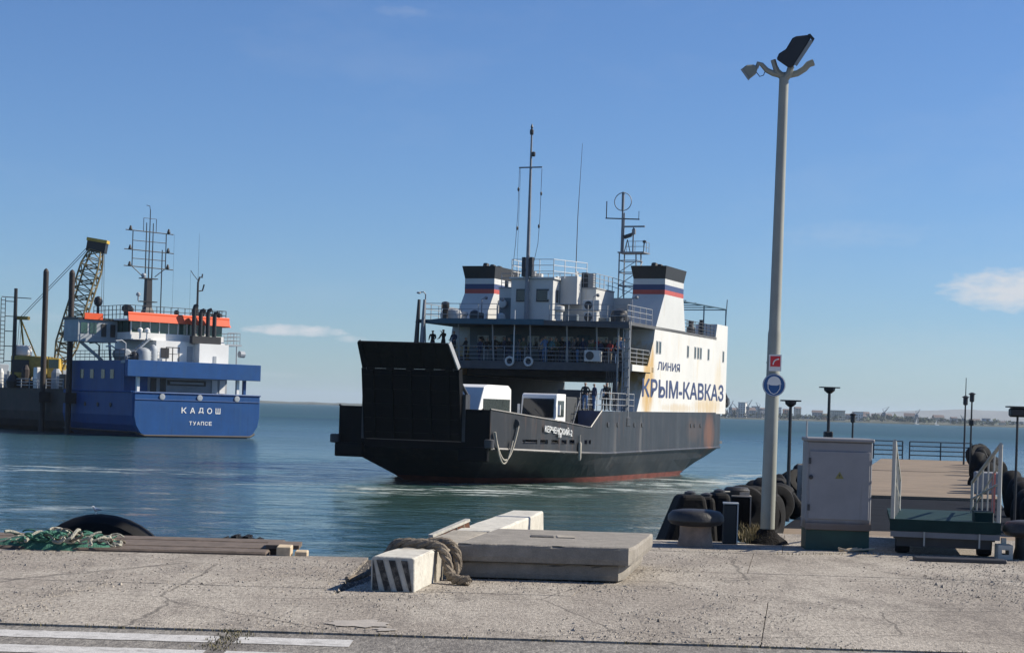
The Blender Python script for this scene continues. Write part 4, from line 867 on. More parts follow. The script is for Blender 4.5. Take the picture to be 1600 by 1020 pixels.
ppl = [(-6.7, 16.85, 'rail', 'black', 'navy', D, 10, 1.76, 'person in black leaning on the deck rail by the hoist towers'), (-6.0, 17.0, 'photo', 'black', 'black', D, -15, 1.84, 'tall person in black raising a hand near the hoist towers'), (-5.2, 16.9, 'rail', 'navy', 'black', B_, 0, 1.74, 'person in navy leaning on the rail beside two in black'),
 (-3.9, 18.4, 'down', 'blue', 'grey', B_, 30, 1.66, 'person in blue top and grey trousers on the passenger deck'), (-2.35, 17.0, 'hip', 'black', 'black', D, 40, 1.80, 'person in black with hand on hip at the deck rail'), (-1.75, 17.3, 'rail', 'navy', 'black', D, -35, 1.76, 'person in navy and black left of the life rings'), (-1.3, 16.9, 'photo', 'black', 'navy', B_, 20, 1.72, 'person in black holding a phone up above the life ring'),
 (1.0, 16.85, 'rail', 'beige', 'navy', B_, 10, 1.70, 'person in beige top leaning on the rail right of the life rings'), (1.45, 17.2, 'photo', 'black', 'black', D, -10, 1.80, 'person in black taking a photo beside one in beige'), (1.95, 16.9, 'rail', 'olive', 'black', D, 15, 1.74, 'person in olive jacket leaning on the rail'), (2.5, 17.6, 'down', 'teal', 'navy', B_, -30, 1.68, 'person in teal top behind the deck rail'),
 (3.15, 17.0, 'rail', 'grey', 'black', D, 5, 1.72, 'person in grey top leaning on the rail left of the air conditioner'), (3.75, 16.95, 'rail', 'navy', 'grey', D, 20, 1.78, 'person in navy top and grey trousers near the air conditioner'), (4.15, 17.5, 'photo', 'white', 'black', B_, -15, 1.70, 'person in white top behind the air conditioner'), (4.75, 17.0, 'down', 'red', 'black', D, 0, 1.80, 'person in red top beside the air conditioner'), (5.2, 17.3, 'hip', 'black', 'navy', D, 25, 1.72, 'person in black beside one in a red top'),
 (5.6, 16.9, 'rail', 'red', 'beige', B_, -10, 1.64, 'person in red top and beige trousers at the rail'), (6.1, 17.2, 'photo', 'pink', 'black', D, 15, 1.68, 'person in pink top near the stowed gangway'), (6.55, 16.85, 'down', 'white', 'white', B_, 10, 1.72, 'person dressed all in white beside the stowed gangway')]
rp = random.Random(31); cols = ['black', 'navy', 'black', 'grey', 'olive', 'navy', 'black', 'blue', 'teal']
where = ['left of the jack staff', 'close to the jack staff', 'behind the life rings', 'past the life rings', 'under the teal canopy end', 'left of the air conditioner', 'by the air conditioner', 'near the stowed gangway']
for i, x in enumerate((-4.5, -3.3, -2.8, -.75, -.25, .2, .7, 1.25, 1.7, 2.2, 2.8, 3.45, 4.0, 4.45, 5.0, 5.9, 6.3)):
    c1, c2 = cols[i % 9], ['black', 'navy', 'grey', 'blue'][i % 4]; sp2 = where[min(7, max(0, int((x + 4.5) / 1.35)))]
    ppl.append((x, 16.72 + rp.uniform(0, .12) + (.55 if i % 3 == 0 else 0), ['rail', 'rail', 'photo', 'hip', 'down'][i % 5], c1, c2, (D, B_)[i % 2], rp.uniform(-50, 50), rp.uniform(1.62, 1.86), 'person in %s top and %s trousers %s' % (c1, c2, sp2)))
for a in ppl: person(a[0], a[1], ZP + (.37 if a[0] < -4.8 else 0), *a[2:])
for a in [(5.85, 11.8, 'hip', 'black', 'blue', D, 10, 1.76, 'person in black top and jeans on the blue step platform'), (6.15, 12.6, 'down', 'navy', 'blue', B_, -40, 1.72, 'person in navy top and jeans on the side platform'), (6.75, 13.2, 'rail', 'black', 'black', D, 30, 1.8, 'person in all black on the side platform'), (6.2, 14.3, 'down', 'white', 'black', B_, 0, 1.7, 'person in white top and black trousers on the side platform')]: person(a[0], a[1], 4.35, *a[2:])

# ================================================================== BLUE WORK SHIP (local: x to starboard, y forward, z above water)
M_KBLUE = mat('ship_blue', (.006, .060, .205), .5, spec=.3, var=.14, scale=.5, rust=.34, rustcol=(.020, .035, .085), bump=.25, bscale=.8, salt=(.018, .075, .20))
M_KWHITE = mat('ship_white', (.72, .72, .70), .5, var=.05, scale=.7, rust=.08, rustcol=(.4, .3, .2)); M_KORANGE = mat('ship_orange', (.80, .10, .022), .5, var=.08)
M_KGREY = mat('ship_grey', (.30, .33, .36), .6, var=.15, scale=.8); M_KGLASS = mat('ship_green_glass', (.03, .075, .065), .1, var=.3, scale=.6, spec=.7)
M_KBLACK = mat('ship_black', (.018, .018, .02), .5, var=.2); M_RUSTHULL = mat('rusty_black_hull', (.030, .022, .020), .7, var=.4, scale=.6, rust=.4, rustcol=(.06, .028, .018))
M_YEL = mat('crane_yellow', (.52, .34, .05), .6, var=.25, scale=1.2, rust=.35); M_YELD = mat('dull_yellow', (.36, .25, .05), .7, var=.3)
KC, KPHI = Vector((-34.8, 199.0, WATER)), R(40.5)
ship = thing('work_ship', KC, 'blue work ship with orange-edged bridge, stern towards the quay', 'ship', KPHI)
def ksec(y, w, top):
    k = w / 8.1; a = [(8.1, top), (8.1, 2.3), (7.85, 1.3), (7.3, .5), (6.5, 0), (5.6, -1)]
    return [(x * k, y, z) for x, z in a] + [(-x * k, y, z) for x, z in reversed(a)]
MB().loft([ksec(0, 7.9, 4.75), ksec(.25, 8.1, 4.95), ksec(16.5, 8.1, 4.95)]).build('stern_hull', M_KBLUE, ship)
MB().loft([ksec(16.52, 8.1, 5.0), ksec(52, 8.1, 5.0), ksec(62, 6, 5.6), ksec(68, 1.5, 6.2)]).build('hopper_hull', M_RUSTHULL, ship)
mb = MB(); mb.path([(-8.14, .3, 4.9), (-8.14, 16, 4.9)], .12, 6); mb.path([(-8, -.04, 4.86), (8, -.04, 4.86)], .1, 6); mb.path([(-7.9, -.05, 4.1), (7.9, -.05, 4.1)], .05, 5); mb.build('rubbing_strake', M_KBLUE, ship)
for x in (-4.6, .1, 4.9):
    mb = MB(); mb.lathe([(.22, -.03), (.34, 0), (.34, .08), (.2, .1)], (x, -.02, 4.45), 14, Matrix.Rotation(R(90), 3, 'X')); mb.build('fairlead', M_KGREY, ship)
km = lambda x, z: Matrix(((1, 0, 0, x), (0, 0, 0, -.012), (0, 1, 0, z), (0, 0, 0, 1)))
def km(x, z): return Matrix(((1, 0, 0, x), (0, 0, -1, -.012), (0, 1, 0, z), (0, 0, 0, 1)))
# the stern plate leans from y=0 (7.9 half breadth) so letters sit just off it
def kletters(body, x, z, size, w): return text_mesh('stern_lettering', body, size, M_WLETTER, ship, km(x, z), w, depth=.02, thick=.05 * size)
for i, ch in enumerate('КАДОШ'): kletters(ch, -2.15 + i * 1.08, 2.72, .62, .6)
for i, ch in enumerate('ТУАПСЕ'): kletters(ch, -1.15 + i * .50, 1.42, .40, .36)
mb = MB(); mb.path([(-8.0, 16.4, .55), (-7.5, .3, .5), (-6.7, -.02, .18), (6.7, -.02, .18), (7.5, .3, .5)], .13, 6); mb.build('waterline_scum', M_RUSTHULL, ship)
# blue side house and stern fascia
MB().box(-8.1, -5.2, 2.2, 14.5, 4.96, 8.3).build('side_house', M_KBLUE, ship)
for y0 in (4.5, 6.6, 9.2, 11.6): MB().box(-8.15, -8.05, y0, y0 + .8, 6.3, 7.3).build('side_window', M_KGLASS, ship)
for y0 in (5, 8, 11): MB().lathe([(.2, 0), (.26, .05), (.2, .1)], (-8.12, y0, 3.4), 12, Matrix.Rotation(R(-90), 3, 'Y')).build('porthole', M_KBLACK, ship)
MB().box(-9.0, 7.9, -.15, .45, 6.55, 8.35).build('stern_fascia', M_KBLUE, ship, bevel=.04)
MB().box(-8.6, 7.6, .46, 2.1, 8.0, 8.28).build('aft_deck', M_KGREY, ship)
for x in (6.3, 5.4, -7.2): MB().box(x - .16, x + .16, .6, .95, 4.96, 6.55).build('deck_post', M_KBLUE if x > 6 else M_KWHITE, ship)
ho_ = MB().box(-5.15, 5.4, 3.0, 14.5, 4.96, 8.3).build('aft_house', M_KGREY, ship)
MB().box(-2.3, 2.6, 2.93, 2.99, 5.75, 6.35).build('long_window', M_KBLACK, ho_); MB().box(-2.0, 2.3, 2.88, 2.92, 5.92, 6.16).build('window_light', M_KGREY, ho_)
for x in (-4.4, -3.2, 3.4, 4.4): MB().box(x, x + .7, 2.93, 2.99, 5.0, 6.5).build('door', M_KWHITE if x > 3 else M_KBLACK, ho_)
h2 = MB().box(-3.6, 5.2, 3.4, 13, 8.3, 10.7).build('upper_house', M_KWHITE, ship)
MB().box(1.2, 5.0, 2.2, 3.38, 8.3, 10.55).build('engine_casing', M_KWHITE, ship)
MB().box(.3, 1.0, 3.33, 3.39, 8.35, 10.2).build('door', M_KGREY, h2); MB().box(-3.0, -2.0, 3.33, 3.39, 8.8, 9.9).build('window', M_KBLACK, h2); MB().box(3.0, 3.4, 2.15, 2.19, 8.3, 9.2).build('vent', M_KGREY, ship)
mb = MB()
for x in (-2.9, -2.1, -1.3): mb.box(x, x + .08, 2.4, 2.5, 8.3, 10.0)
mb.box(-2.9, -1.2, 2.4, 2.5, 9.9, 10.0); mb.box(-2.9, -1.2, 2.4, 2.5, 9.2, 9.26); mb.build('ladder_frame', M_KBLACK, ship)
# wheelhouse: white sill, green glass band cut in panes, orange roof edge
wh2 = MB().box(-6.4, 5.5, 4.2, 12, 10.72, 11.5).build('bridge', M_KWHITE, ship)
MB().box(-6.2, 5.3, 4.4, 12, 11.5, 12.75).build('bridge_core', M_KBLACK, wh2)
for i in range(10):
    x0 = -6.3 + i * 1.17; MB().box(x0 + .05, x0 + 1.08, 4.28, 4.38, 11.52, 12.7).build('window_pane', M_KGLASS, wh2); MB().box(x0 - .06, x0 + .04, 4.22, 4.39, 11.5, 12.75).build('window_post', M_KWHITE, wh2)
for i in range(5):
    y0 = 5 + i * 1.35; MB().box(5.31, 5.4, y0, y0 + 1.1, 11.52, 12.7).build('window_pane', M_KGLASS, wh2); MB().box(-6.32, -6.21, y0, y0 + 1.1, 11.52, 12.7).build('window_pane', M_KGLASS, wh2)
MB().box(-7.0, 5.9, 3.7, 12.4, 12.77, 12.95).build('bridge_roof', M_KWHITE, wh2)
mb = MB(); mb.prism([(3.55, 12.70), (3.69, 12.70), (3.69, 13.6), (3.75, 13.7)], 0, -7.0, 5.9); mb.build('roof_edge', M_KORANGE, wh2)
mb = MB(); mb.hexa([(5.91, 3.6, 12.62), (6.35, 4.0, 12.62), (6.35, 11, 12.62), (5.91, 11.5, 12.62)], [(5.6, 3.7, 13.62), (5.95, 4.2, 13.4), (5.95, 11, 13.4), (5.6, 11.5, 13.62)]); mb.build('roof_edge', M_KORANGE, wh2)
mb = MB(); rail(mb, [(-6.9, 12, 12.96), (-6.9, 4.0, 12.96), (5.6, 4.0, 12.96), (5.6, 12, 12.96)], 1.5, r=.035, every=.9, post=.045); mb.build('roof_rail', M_KBLACK, wh2)
# port bridge wing
wing = MB().box(-11.2, -6.42, 7.2, 10.6, 10.3, 10.75).build('bridge_wing', M_KGREY, ship)
MB().box(-11.2, -6.42, 7.2, 10.6, 10.76, 12.7).build('wing_cab', M_KGREY, wing); MB().box(-11.3, -6.3, 7.0, 10.8, 12.71, 12.95).build('wing_roof', M_KBLACK, wing)
MB().box(-10.6, -8.4, 6.9, 6.99, 12.75, 13.45).build('wing_roof_edge', M_KORANGE, wing)
for x in (-10.9, -9.8): MB().box(x, x + .8, 7.14, 7.19, 11.2, 12.4).build('wing_window', M_KGLASS, wing)
for x in (-8.4, -7.3): MB().box(x, x + .6, 7.14, 7.19, 10.9, 12.3).build('wing_window', M_KBLACK, wing)
mb = MB(); mb.tube((-10.5, 8, 10.3), (-7.8, 8, 8.3), .18); mb.tube((-7.2, 7.5, 10.3), (-7.0, 7.5, 8.3), .15); mb.build('wing_strut', M_KGREY, wing)
# stair and clutter between wing and house
mb = MB(); mb.tube((-7.4, 3.2, 8.3), (-4.6, 3.0, 10.8), .1); mb.tube((-7.4, 3.9, 8.3), (-4.6, 3.7, 10.8), .1)
for k in range(9): t = k / 8; mb.box(-7.4 + 2.8 * t - .12, -7.4 + 2.8 * t + .12, 3.1, 3.9, 8.3 + 2.5 * t, 8.36 + 2.5 * t)
rail(mb, [(-7.6, 2.6, 8.3), (-3.6, 2.6, 8.3)], 1.1, every=.9); mb.build('stairway', M_KGREY, ship)
for (x, y, z, r, h, m) in ((-5.6, 2.6, 8.3, .8, 1.5, M_KGREY), (-4.2, 3.0, 8.3, .5, 1.9, M_KGREY), (-6.6, 2.8, 8.3, .5, 1.0, M_KBLACK)): MB().lathe([(r, 0), (r, h * .7), (r * .7, h * .9), (r * .2, h)], (x, y, z), 12).build('deck_gear', m, ship, smooth=True)
mb = MB(); rail(mb, [(5.6, 3.4, 10.7), (7.2, 3.4, 10.7), (7.2, 9, 10.7)], 1.3, every=.7, r=.04); mb.box(5.5, 7.4, 3.3, 9, 10.5, 10.68); mb.tube((7.3, 3.6, 9.6), (7.9, 3.6, 9.6), .4, n=10); mb.tube((6.8, 3.4, 8.3), (6.8, 3.4, 10.6), .08); mb.build('starboard_wing', M_KGREY, ship)
for i, x in enumerate((-.1, .75, 1.7, 2.55)):
    z1 = (14.9, 14.4, 14.5, 14.2)[i]; mb = MB(); mb.path([(x + .9, 2.9, 10.5), (x + .9, 2.9, z1 - .5), (x + .95, 2.85, z1 - .15), (x + 1.25, 2.7, z1)], [.24, .24, .23, .2], 10); mb.build('exhaust_pipe', M_KBLACK, ship, smooth=True)
MB().box(.5, 4.2, 2.6, 3.2, 10.55, 11.4).build('exhaust_base', M_KBLACK, ship)
# main mast with three yards
mm = MB().loft([[(-3.4 + w * cx, 6 + w * cy, z) for cx, cy in ((-1, -1), (1, -1), (1, 1), (-1, 1))] for w, z in ((.75, 12.96), (.5, 14.0), (.36, 14.4), (.32, 17.6))]).build('main_mast', M_KBLACK, ship)
MB().box(-4.4, -2.4, 5.6, 6.4, 15.0, 15.1).build('mast_platform', M_KBLACK, mm); MB().box(-4.4, -2.4, 5.6, 6.4, 17.6, 17.7).build('mast_platform', M_KBLACK, mm)
mb = MB()
for dx in (-.42, 0, .42): mb.tube((-3.4 + dx, 6, 17.6), (-3.4 + dx, 6, 23.9 if dx else 25.4), .07, .05)
mb.tube((-3.0, 6, 13), (-1.5, 6, 13.2), .04); mb.tube((-1.75, 6, 13.0), (-1.75, 6, 21.0), .06)
for x in (-5.5, -1.3): mb.tube((x, 6, 18.9), (x, 6, 22.9), .055)
for z, w in ((18.9, 3.1), (20.75, 3.1), (22.9, 3.0)):
    mb.tube((-3.4 - w, 6, z + .02), (-3.4 + w, 6, z - .05), .06)
for z in (19.8, 21.8): mb.tube((-5.5, 6, z), (-1.3, 6, z), .045)
mb.path([(-5.5, 6, 18.9), (-4.7, 6, 18.3), (-4.2, 6, 17.9)], .05); mb.path([(-1.3, 6, 18.9), (-2.1, 6, 18.3), (-2.6, 6, 17.9)], .05)
for dx in (-.8, .8): mb.tube((-3.4 + dx, 6, 22.9), (-3.4 + dx, 6, 24.4), .035); mb.tube((-3.4, 6, 24.4), (-3.4 + dx, 6, 24.4), .03)
mb.path([(-3.4, 6, 25.3), (-3.5, 6, 25.8), (-3.9, 6, 25.85)], .04, 4); mb.build('mast_yards', M_KBLACK, mm)
for z in (18.9, 20.75, 22.9):
    for dx in (-2.4, 2.4): MB().lathe([(.16, 0), (.2, .1), (.13, .35), (.08, .5)], (-3.4 + dx, 6, z + .02), 10).build('mast_lamp', M_KBLACK, mm)
mb = MB(); mb.lathe([(.1, 0), (.25, .1), (.25, .3), (.1, .45)], (-4.6, 6, 15.6), 10); mb.tube((-4.6, 6, 15.1), (-4.6, 6, 15.6), .08); mb.build('mast_light', M_KGREY, mm); MB().lathe([(.2, 0), (.3, .3), (.2, .5)], (-4.0, 6, 17.7), 10).build('mast_light', M_KGREY, mm)
mb = MB(); mb.path([(2.4, 5, 12.96), (2.4, 5, 17.6), (2.6, 5, 18.2), (2.9, 5, 18.2), (2.95, 5, 18.6)], [.14, .12, .1, .1, .08], 7); mb.path([(2.4, 5, 16.6), (3.0, 5, 16.7), (3.2, 5, 17.4)], .09, 6); mb.path([(2.4, 5, 17.8), (1.8, 5, 18.4), (1.4, 5, 18.9)], .04, 5); mb.path([(2.45, 5, 13.6), (3.2, 5, 13.7), (3.4, 5, 14.6)], .14, 6); mb.build('aft_aerial_mast', M_KBLACK, ship)
mb = MB(); mb.tube((2.5, 5.2, 17.6), (2.5, 5.2, 23.2), .02, .012, n=4); mb.tube((.3, 7, 13), (.3, 7, 23), .012, n=4); mb.tube((1.4, 5, 13), (1.4, 5, 18.8), .012, n=4); mb.build('whip_aerial', M_KBLACK, ship)
mb = MB(); mb.lathe([(.16, -.3), (.16, 1.0), (.1, 1.1), (.42, 1.3), (.5, 1.7), (.36, 2.1), (.05, 2.25)], (-8.2, 8.5, 13.2), 12); mb.build('satellite_dome', M_KBLACK, ship, smooth=True)
mb = MB(); mb.lathe([(.35, 0), (.35, .4), (.6, .6), (.6, 1.0), (.3, 1.25)], (-5.4, 7, 13.4), 12); mb.build('search_light', M_KBLACK, ship, smooth=True)
mb = MB(); mb.lathe([(.3, 0), (.45, .3), (.45, .8), (.2, 1.0)], (4.6, 5, 13.0), 10); mb.box(3.9, 5.3, 4.8, 5.2, 13.95, 14.15); mb.build('radar', M_KBLACK, ship)
# deck clutter on the hopper: coaming, pipes, bins
mb = MB(); rail(mb, [(-7.9, 17, 5), (-7.9, 50, 5)], 1.1, every=2.2, r=.05, post=.05); mb.build('hopper_rail', M_KGREY, ship)
random.seed(11)
for k in range(64):
    y = 18 + random.random() * 26; x = random.uniform(-7.6, -2.5); w, h = random.uniform(.4, 1.7), random.uniform(.6, 3.4); m = random.choice((M_KGREY, M_KWHITE, M_RUSTHULL, M_YELD, M_KBLACK, M_KGREY))
    mb = MB()
    if k % 3: mb.box(x, x + w, y, y + w * 1.2, 5.0, 5 + h)
    else: mb.lathe([(w * .4, 0), (w * .4, h * .8), (w * .2, h)], (x, y, 5), 9)
    mb.build('deck_machinery', m, ship, bevel=.06 if k % 3 else 0)
for (x, y, z1, r) in ((-8.7, 14.0, 18.2, .33), (-8.7, 20.6, 18.6, .32)):
    mb = MB(); mb.tube((x, y, -2), (x, y, z1), r, n=12); mb.lathe([(r, 0), (r * .7, .25), (.05, .4)], (x, y, z1), 10); sp_ = mb.build('spud_pole', M_RUSTHULL, ship, smooth=True)
    MB().box(x - .8, x + .8, y - .8, y + .8, 3.4, 4.6).build('spud_collar', M_RUSTHULL, sp_)
mb = MB(); rail(mb, [(-8.0, 2.4, 8.3), (-8.0, 14, 8.3)], 1.1, every=1.2, r=.04); mb.build('side_house_rail', M_KBLACK, ship)
for y, z1 in ((3.4, 10.2), (5.6, 9.6), (9.5, 10.0)): mb = MB(); mb.path([(-7.4, y, 8.3), (-7.4, y, z1), (-7.9, y, z1 + .3), (-8.6, y, z1 + .2)], .09, 6); mb.build('boat_davit', M_KGREY, ship)
mb = MB(); mb.lathe([(.35, -1.4), (.62, -1.1), (.66, 0), (.62, 1.1), (.35, 1.4)], (-7.1, 4.7, 9.0), 12, Matrix.Rotation(R(90), 3, 'X')); mb.build('life_raft', M_KGREY, ship, smooth=True)
for x, y, z in ((-4.9, 3.2, 10.75), (-5.6, 3.5, 10.75), (4.6, 3.9, 13.0), (-.6, 4.4, 13.0), (-6.2, 4.6, 13.0)): MB().lathe([(.1, 0), (.1, .7), (.28, .75), (.3, 1.1), (.12, 1.25)], (x, y, z), 9).build('deck_ventilator', M_KBLACK if z > 12 else M_KWHITE, ship, smooth=True)
# slender ladder tower forward
mb = MB(); tx, ty = -8.0, 30.0
mb.tube((tx, ty, 5), (tx, ty, 17.0), .3, .22, n=8)
for d in ((-1.2, .2),):
    for e in (0, .55): mb.tube((tx + d[0] - e, ty + d[1], 8), (tx + d[0] - e, ty + d[1], 15.8), .05, n=4)
    for k in range(16): mb.tube((tx + d[0], ty + d[1], 8 + k * .5), (tx + d[0] - .55, ty + d[1], 8 + k * .5), .04, n=4)
    for k in range(5): mb.tube((tx, ty, 8.2 + k * 1.8), (tx + d[0], ty + d[1], 8.2 + k * 1.8), .05, n=4)
mb.tube((tx - 1.8, ty, 15.9), (tx + 2.0, ty, 15.9), .05, n=4); mb.lathe([(.7, 0), (.9, .8), (.4, 1.6)], (tx, ty, 5), 10); mb.build('ladder_tower', M_KBLACK, ship)

# ------------------------------------------------------------------ crawler crane standing on the hopper deck
def kworld(x, y, z): c, s = math.cos(KPHI), math.sin(KPHI); return Vector((KC.x + c * x - s * y, KC.y + s * x + c * y, KC.z + z))
cb = kworld(-4.6, 28.9, 5.0)
crane = thing('lattice_crane', cb, 'yellow lattice-boom crane standing on the ship forward of its bridge', 'crane', R(0))
MB().box(-3.2, 1.8, -1.8, 1.8, 0, 1.0).build('undercarriage', M_RUSTHULL, crane, bevel=.15, seg=2); MB().lathe([(1.3, 1.0), (1.3, 1.35)], (0, 0, 0), 16).build('slew_ring', M_RUSTHULL, crane)
MB().box(-3.6, .8, -1.6, 1.6, 1.36, 3.9).build('machine_house', M_YELD, crane, bevel=.08); MB().box(-3.5, -1.4, -1.7, -1.61, 1.9, 3.4).build('grille', M_KBLACK, crane)
cb2 = MB().box(.85, 2.3, -1.6, .2, 1.4, 3.7).build('cab', M_YEL, crane, bevel=.1); MB().box(1.0, 2.15, -1.66, -1.59, 2.5, 3.5).build('window', M_KGLASS, cb2)
MB().box(-3.3, -1.7, -.8, .8, 3.92, 5.2).build('counterweight', M_KWHITE, crane, bevel=.1)
b0, b1 = Vector((1.6, 0, 1.6)), Vector((5.6, 1.5, 17.0)); ax = (b1 - b0).normalized(); sx_ = Vector((.97, 0, -.23)).normalized(); sy_ = ax.cross(sx_).normalized(); sx_ = sy_.cross(ax).normalized()
mb = MB(); N = 16
def bw(t): return .35 + .75 * min(1, t * 4, (1 - t) * 5 + .45)
def bp_(t, i, j): return b0.lerp(b1, t) + sx_ * (bw(t) * i) + sy_ * (bw(t) * j)
for k in range(N):
    t0, t1 = k / N, (k + 1) / N
    for i, j in ((-1, -1), (1, -1), (1, 1), (-1, 1)): mb.tube(bp_(t0, i, j), bp_(t1, i, j), .115, n=4)
    for (a, b) in (((-1, -1), (1, -1)), ((1, -1), (1, 1)), ((1, 1), (-1, 1)), ((-1, 1), (-1, -1))):
        p, q = (a, b) if k % 2 else (b, a); mb.tube(bp_(t0, *p), bp_(t1, *q), .07, n=4); mb.tube(bp_(t1, *a), bp_(t1, *b), .06, n=4)
boom = mb.build('boom', mat('boom_dull', (.17, .135, .06), .7, var=.3), crane)
mb = MB(); T = Matrix.Translation(b1) @ Matrix.Rotation(R(8), 4, 'Y'); mb.box(-1.15, 1.15, -.7, .7, -.1, 1.1, T); mb.build('boom_head', M_KBLACK, boom); MB().box(-1.25, 1.25, -.8, .8, 1.12, 1.5, T).build('boom_cap', M_YEL, boom)
mb = MB(); mb.tube((-2.4, 0, 3.9), (-3.0, 0, 8.4), .12); mb.tube((-1.0, 0, 3.9), (-3.0, 0, 8.4), .1); mb.box(-3.6, -2.0, -.5, .5, 8.3, 8.7); mb.build('gantry', M_YELD, crane)
mb = MB()
for dy in (-.5, .5): mb.tube((-3.0, dy, 8.5), b1 + Vector((-.6, dy, .9)), .035, n=4); mb.tube((-3.0, dy, 8.5), (-3.2, dy, 4), .03, n=4)
mb.tube(b1 + Vector((1.0, 0, .2)), b1 + Vector((1.1, 0, -13)), .025, n=4); mb.tube(b1 + Vector((.8, 0, .2)), b1 + Vector((.8, 0, -13)), .025, n=4); mb.lathe([(.1, 0), (.3, .2), (.3, .8), (.1, 1.0)], b1 + Vector((.95, 0, -14)), 8); mb.build('hoist_cable', M_KBLACK, crane)

# ================================================================== QUAYSIDE OBJECTS
M_STRIPEW = mat('kerb_white_paint', (.50, .48, .42), .85, var=.15, scale=6, rust=.5, rustcol=(.27, .235, .19), streak=False, bump=.35, bscale=25, rscale=7)
M_STRIPEB = mat('kerb_black_paint', (.03, .029, .028), .85, var=.35, scale=8, bump=.3, rust=.75, rustcol=(.2, .18, .15), streak=False, rscale=14)
M_KERB = mat('kerb_concrete', (.30, .27, .22), .9, var=.22, scale=4, bump=.45, bscale=25, var2=.14)
M_WOODD = mat('weathered_timber', (.12, .092, .072), .9, var=.35, scale=6, bump=.4, bscale=18); M_WOODL = mat('cut_timber', (.50, .40, .27), .9, var=.2, scale=10)
M_RUBBER = mat('black_rubber', (.006, .006, .0065), .8, spec=.25, var=.4, scale=4, bump=.25, bscale=15); M_HAWSER = mat('brown_hawser', (.20, .165, .125), .95, var=.35, scale=16, bump=.9, bscale=70)
KD = Vector((.15, 1, 0)).normalized(); KN = Vector((KD.y, -KD.x, 0)); KANG = math.atan2(KD.y, KD.x) - R(90)
def kerb(name, near_left, L, w, h, label, m, dents=True):
    o = thing(name, (near_left.x, near_left.y, 0), label, 'kerb block', KANG)
    mb = MB(); rings = []; n = max(2, int(L / .5)); random.seed(int(L * 100))
    for i in range(n + 1):
        y = L * i / n; e = lambda: random.uniform(-.008, .008)
        rings.append([(0 + e(), y, -.004), (w + e(), y, -.004), (w + e(), y, h - .016), (w - .014 + e(), y, h + e()), (.016 + e(), y, h + e()), (0 + e(), y, h - .018)])
    mb.loft(rings); b = mb.build('block', m, o, bevel=.008); return o, b
q = G(588, 922); kb, blk = kerb('striped_kerb_block', Vector((-1.24, 16.4, 0)), .98, .40, .315, 'low concrete kerb block with black and white striped end', M_STRIPEW)
for i in range(4):      # slanted stripes on the near end
    x = .015 + i * .115; a, b = (x, .006), (x + .055, .006)
    top = .285; sh = -.085
    mb = MB(); pts = [(max(.012, x), .008), (min(.385, x + .058), .008), (max(.012, min(.385, x + .058 + sh)), top), (max(.012, x + sh), top)]
    if pts[1][0] - pts[0][0] < .012: continue
    mb.loft([[(p[0], -.012, p[1]) for p in pts], [(p[0], -.002, p[1]) for p in pts]]); mb.build('stripe', M_STRIPEB, kb)
b2 = Vector((-1.24, 16.4, 0)) + KD * 1.01
kerb('kerb_beam', b2, 3.0, .42, .30, 'long pale kerb beam beside the slab stack under the ropes', M_KERB); b3 = b2 + KD * 3.03 + KN * .02
kerb('kerb_beam', b3, 4.5, .44, .30, 'farthest kerb beam running out to the quay corner', M_STRIPEW)
# stacked road slabs
def slab(name, x0, y0, w, d, z0, z1, label, sk):
    o = thing(name, (x0, y0, z0), label, 'concrete slab', 0); h = z1 - z0; c = .045
    sh = lambda y: .165 * y + sk
    rnd = random.Random(int(z1 * 1000)); N = 22
    def outline(i, chip):
        pts = []
        for k in range(N + 1):      # front edge, knocked about
            t = k / N; x = t * (w - c); d_ = i + (rnd.uniform(0, .006) if chip else 0) + (rnd.choice((.015, .025, .03)) if chip and rnd.random() < .16 else 0); pts.append((x + sh(d_) + (i if k == 0 else 0), d_))
        for k in range(1, N // 2 + 1): t = k / (N // 2); y = c + t * (d - 2 * c); q_ = i + (rnd.uniform(0, .012) if chip else 0); pts.append((w - q_ + sh(y), y))
        pts += [(w - c + sh(d), d - i), (sh(d) + i, d - i)]; return pts
    mb = MB(); mb.loft([[(x, y, z) for x, y in outline(i, ch)] for z, i, ch in ((0, .012, 0), (h * .3, 0, 0), (h - .028, 0, 0), (h - .010, .002, 1), (h, .010, 1))])
    mb.build('slab', M_BLOCK, o); return o
slab('concrete_slab', -.47, 17.80, 1.62, 2.2, .02, .175, 'lower thick concrete slab of the stack beside the ropes', 0)
s2 = slab('concrete_slab', -.50, 17.72, 1.74, 2.3, .185, .36, 'upper concrete slab with chipped edges, topmost of the stack', 0)
MB().box(.74, .98, 1.1, 1.35, .164, .182).build('lifting_recess', M_STRIPEB, s2); MB().box(1.02, 1.2, 1.1, 1.4, .166, .184).build('mortar_smear', M_KERB, s2)
for x, y in ((-.3, 18.0), (.9, 18.0), (0.1, 19.6), (1.2, 19.6)): tag(MB().box(x, x + .12, y, y + .3, -.002, .018).build('timber_bearer', M_WOODD), 'flat timber bearer beneath the lower concrete slab', 'timber', 'bearers under the slab stack')
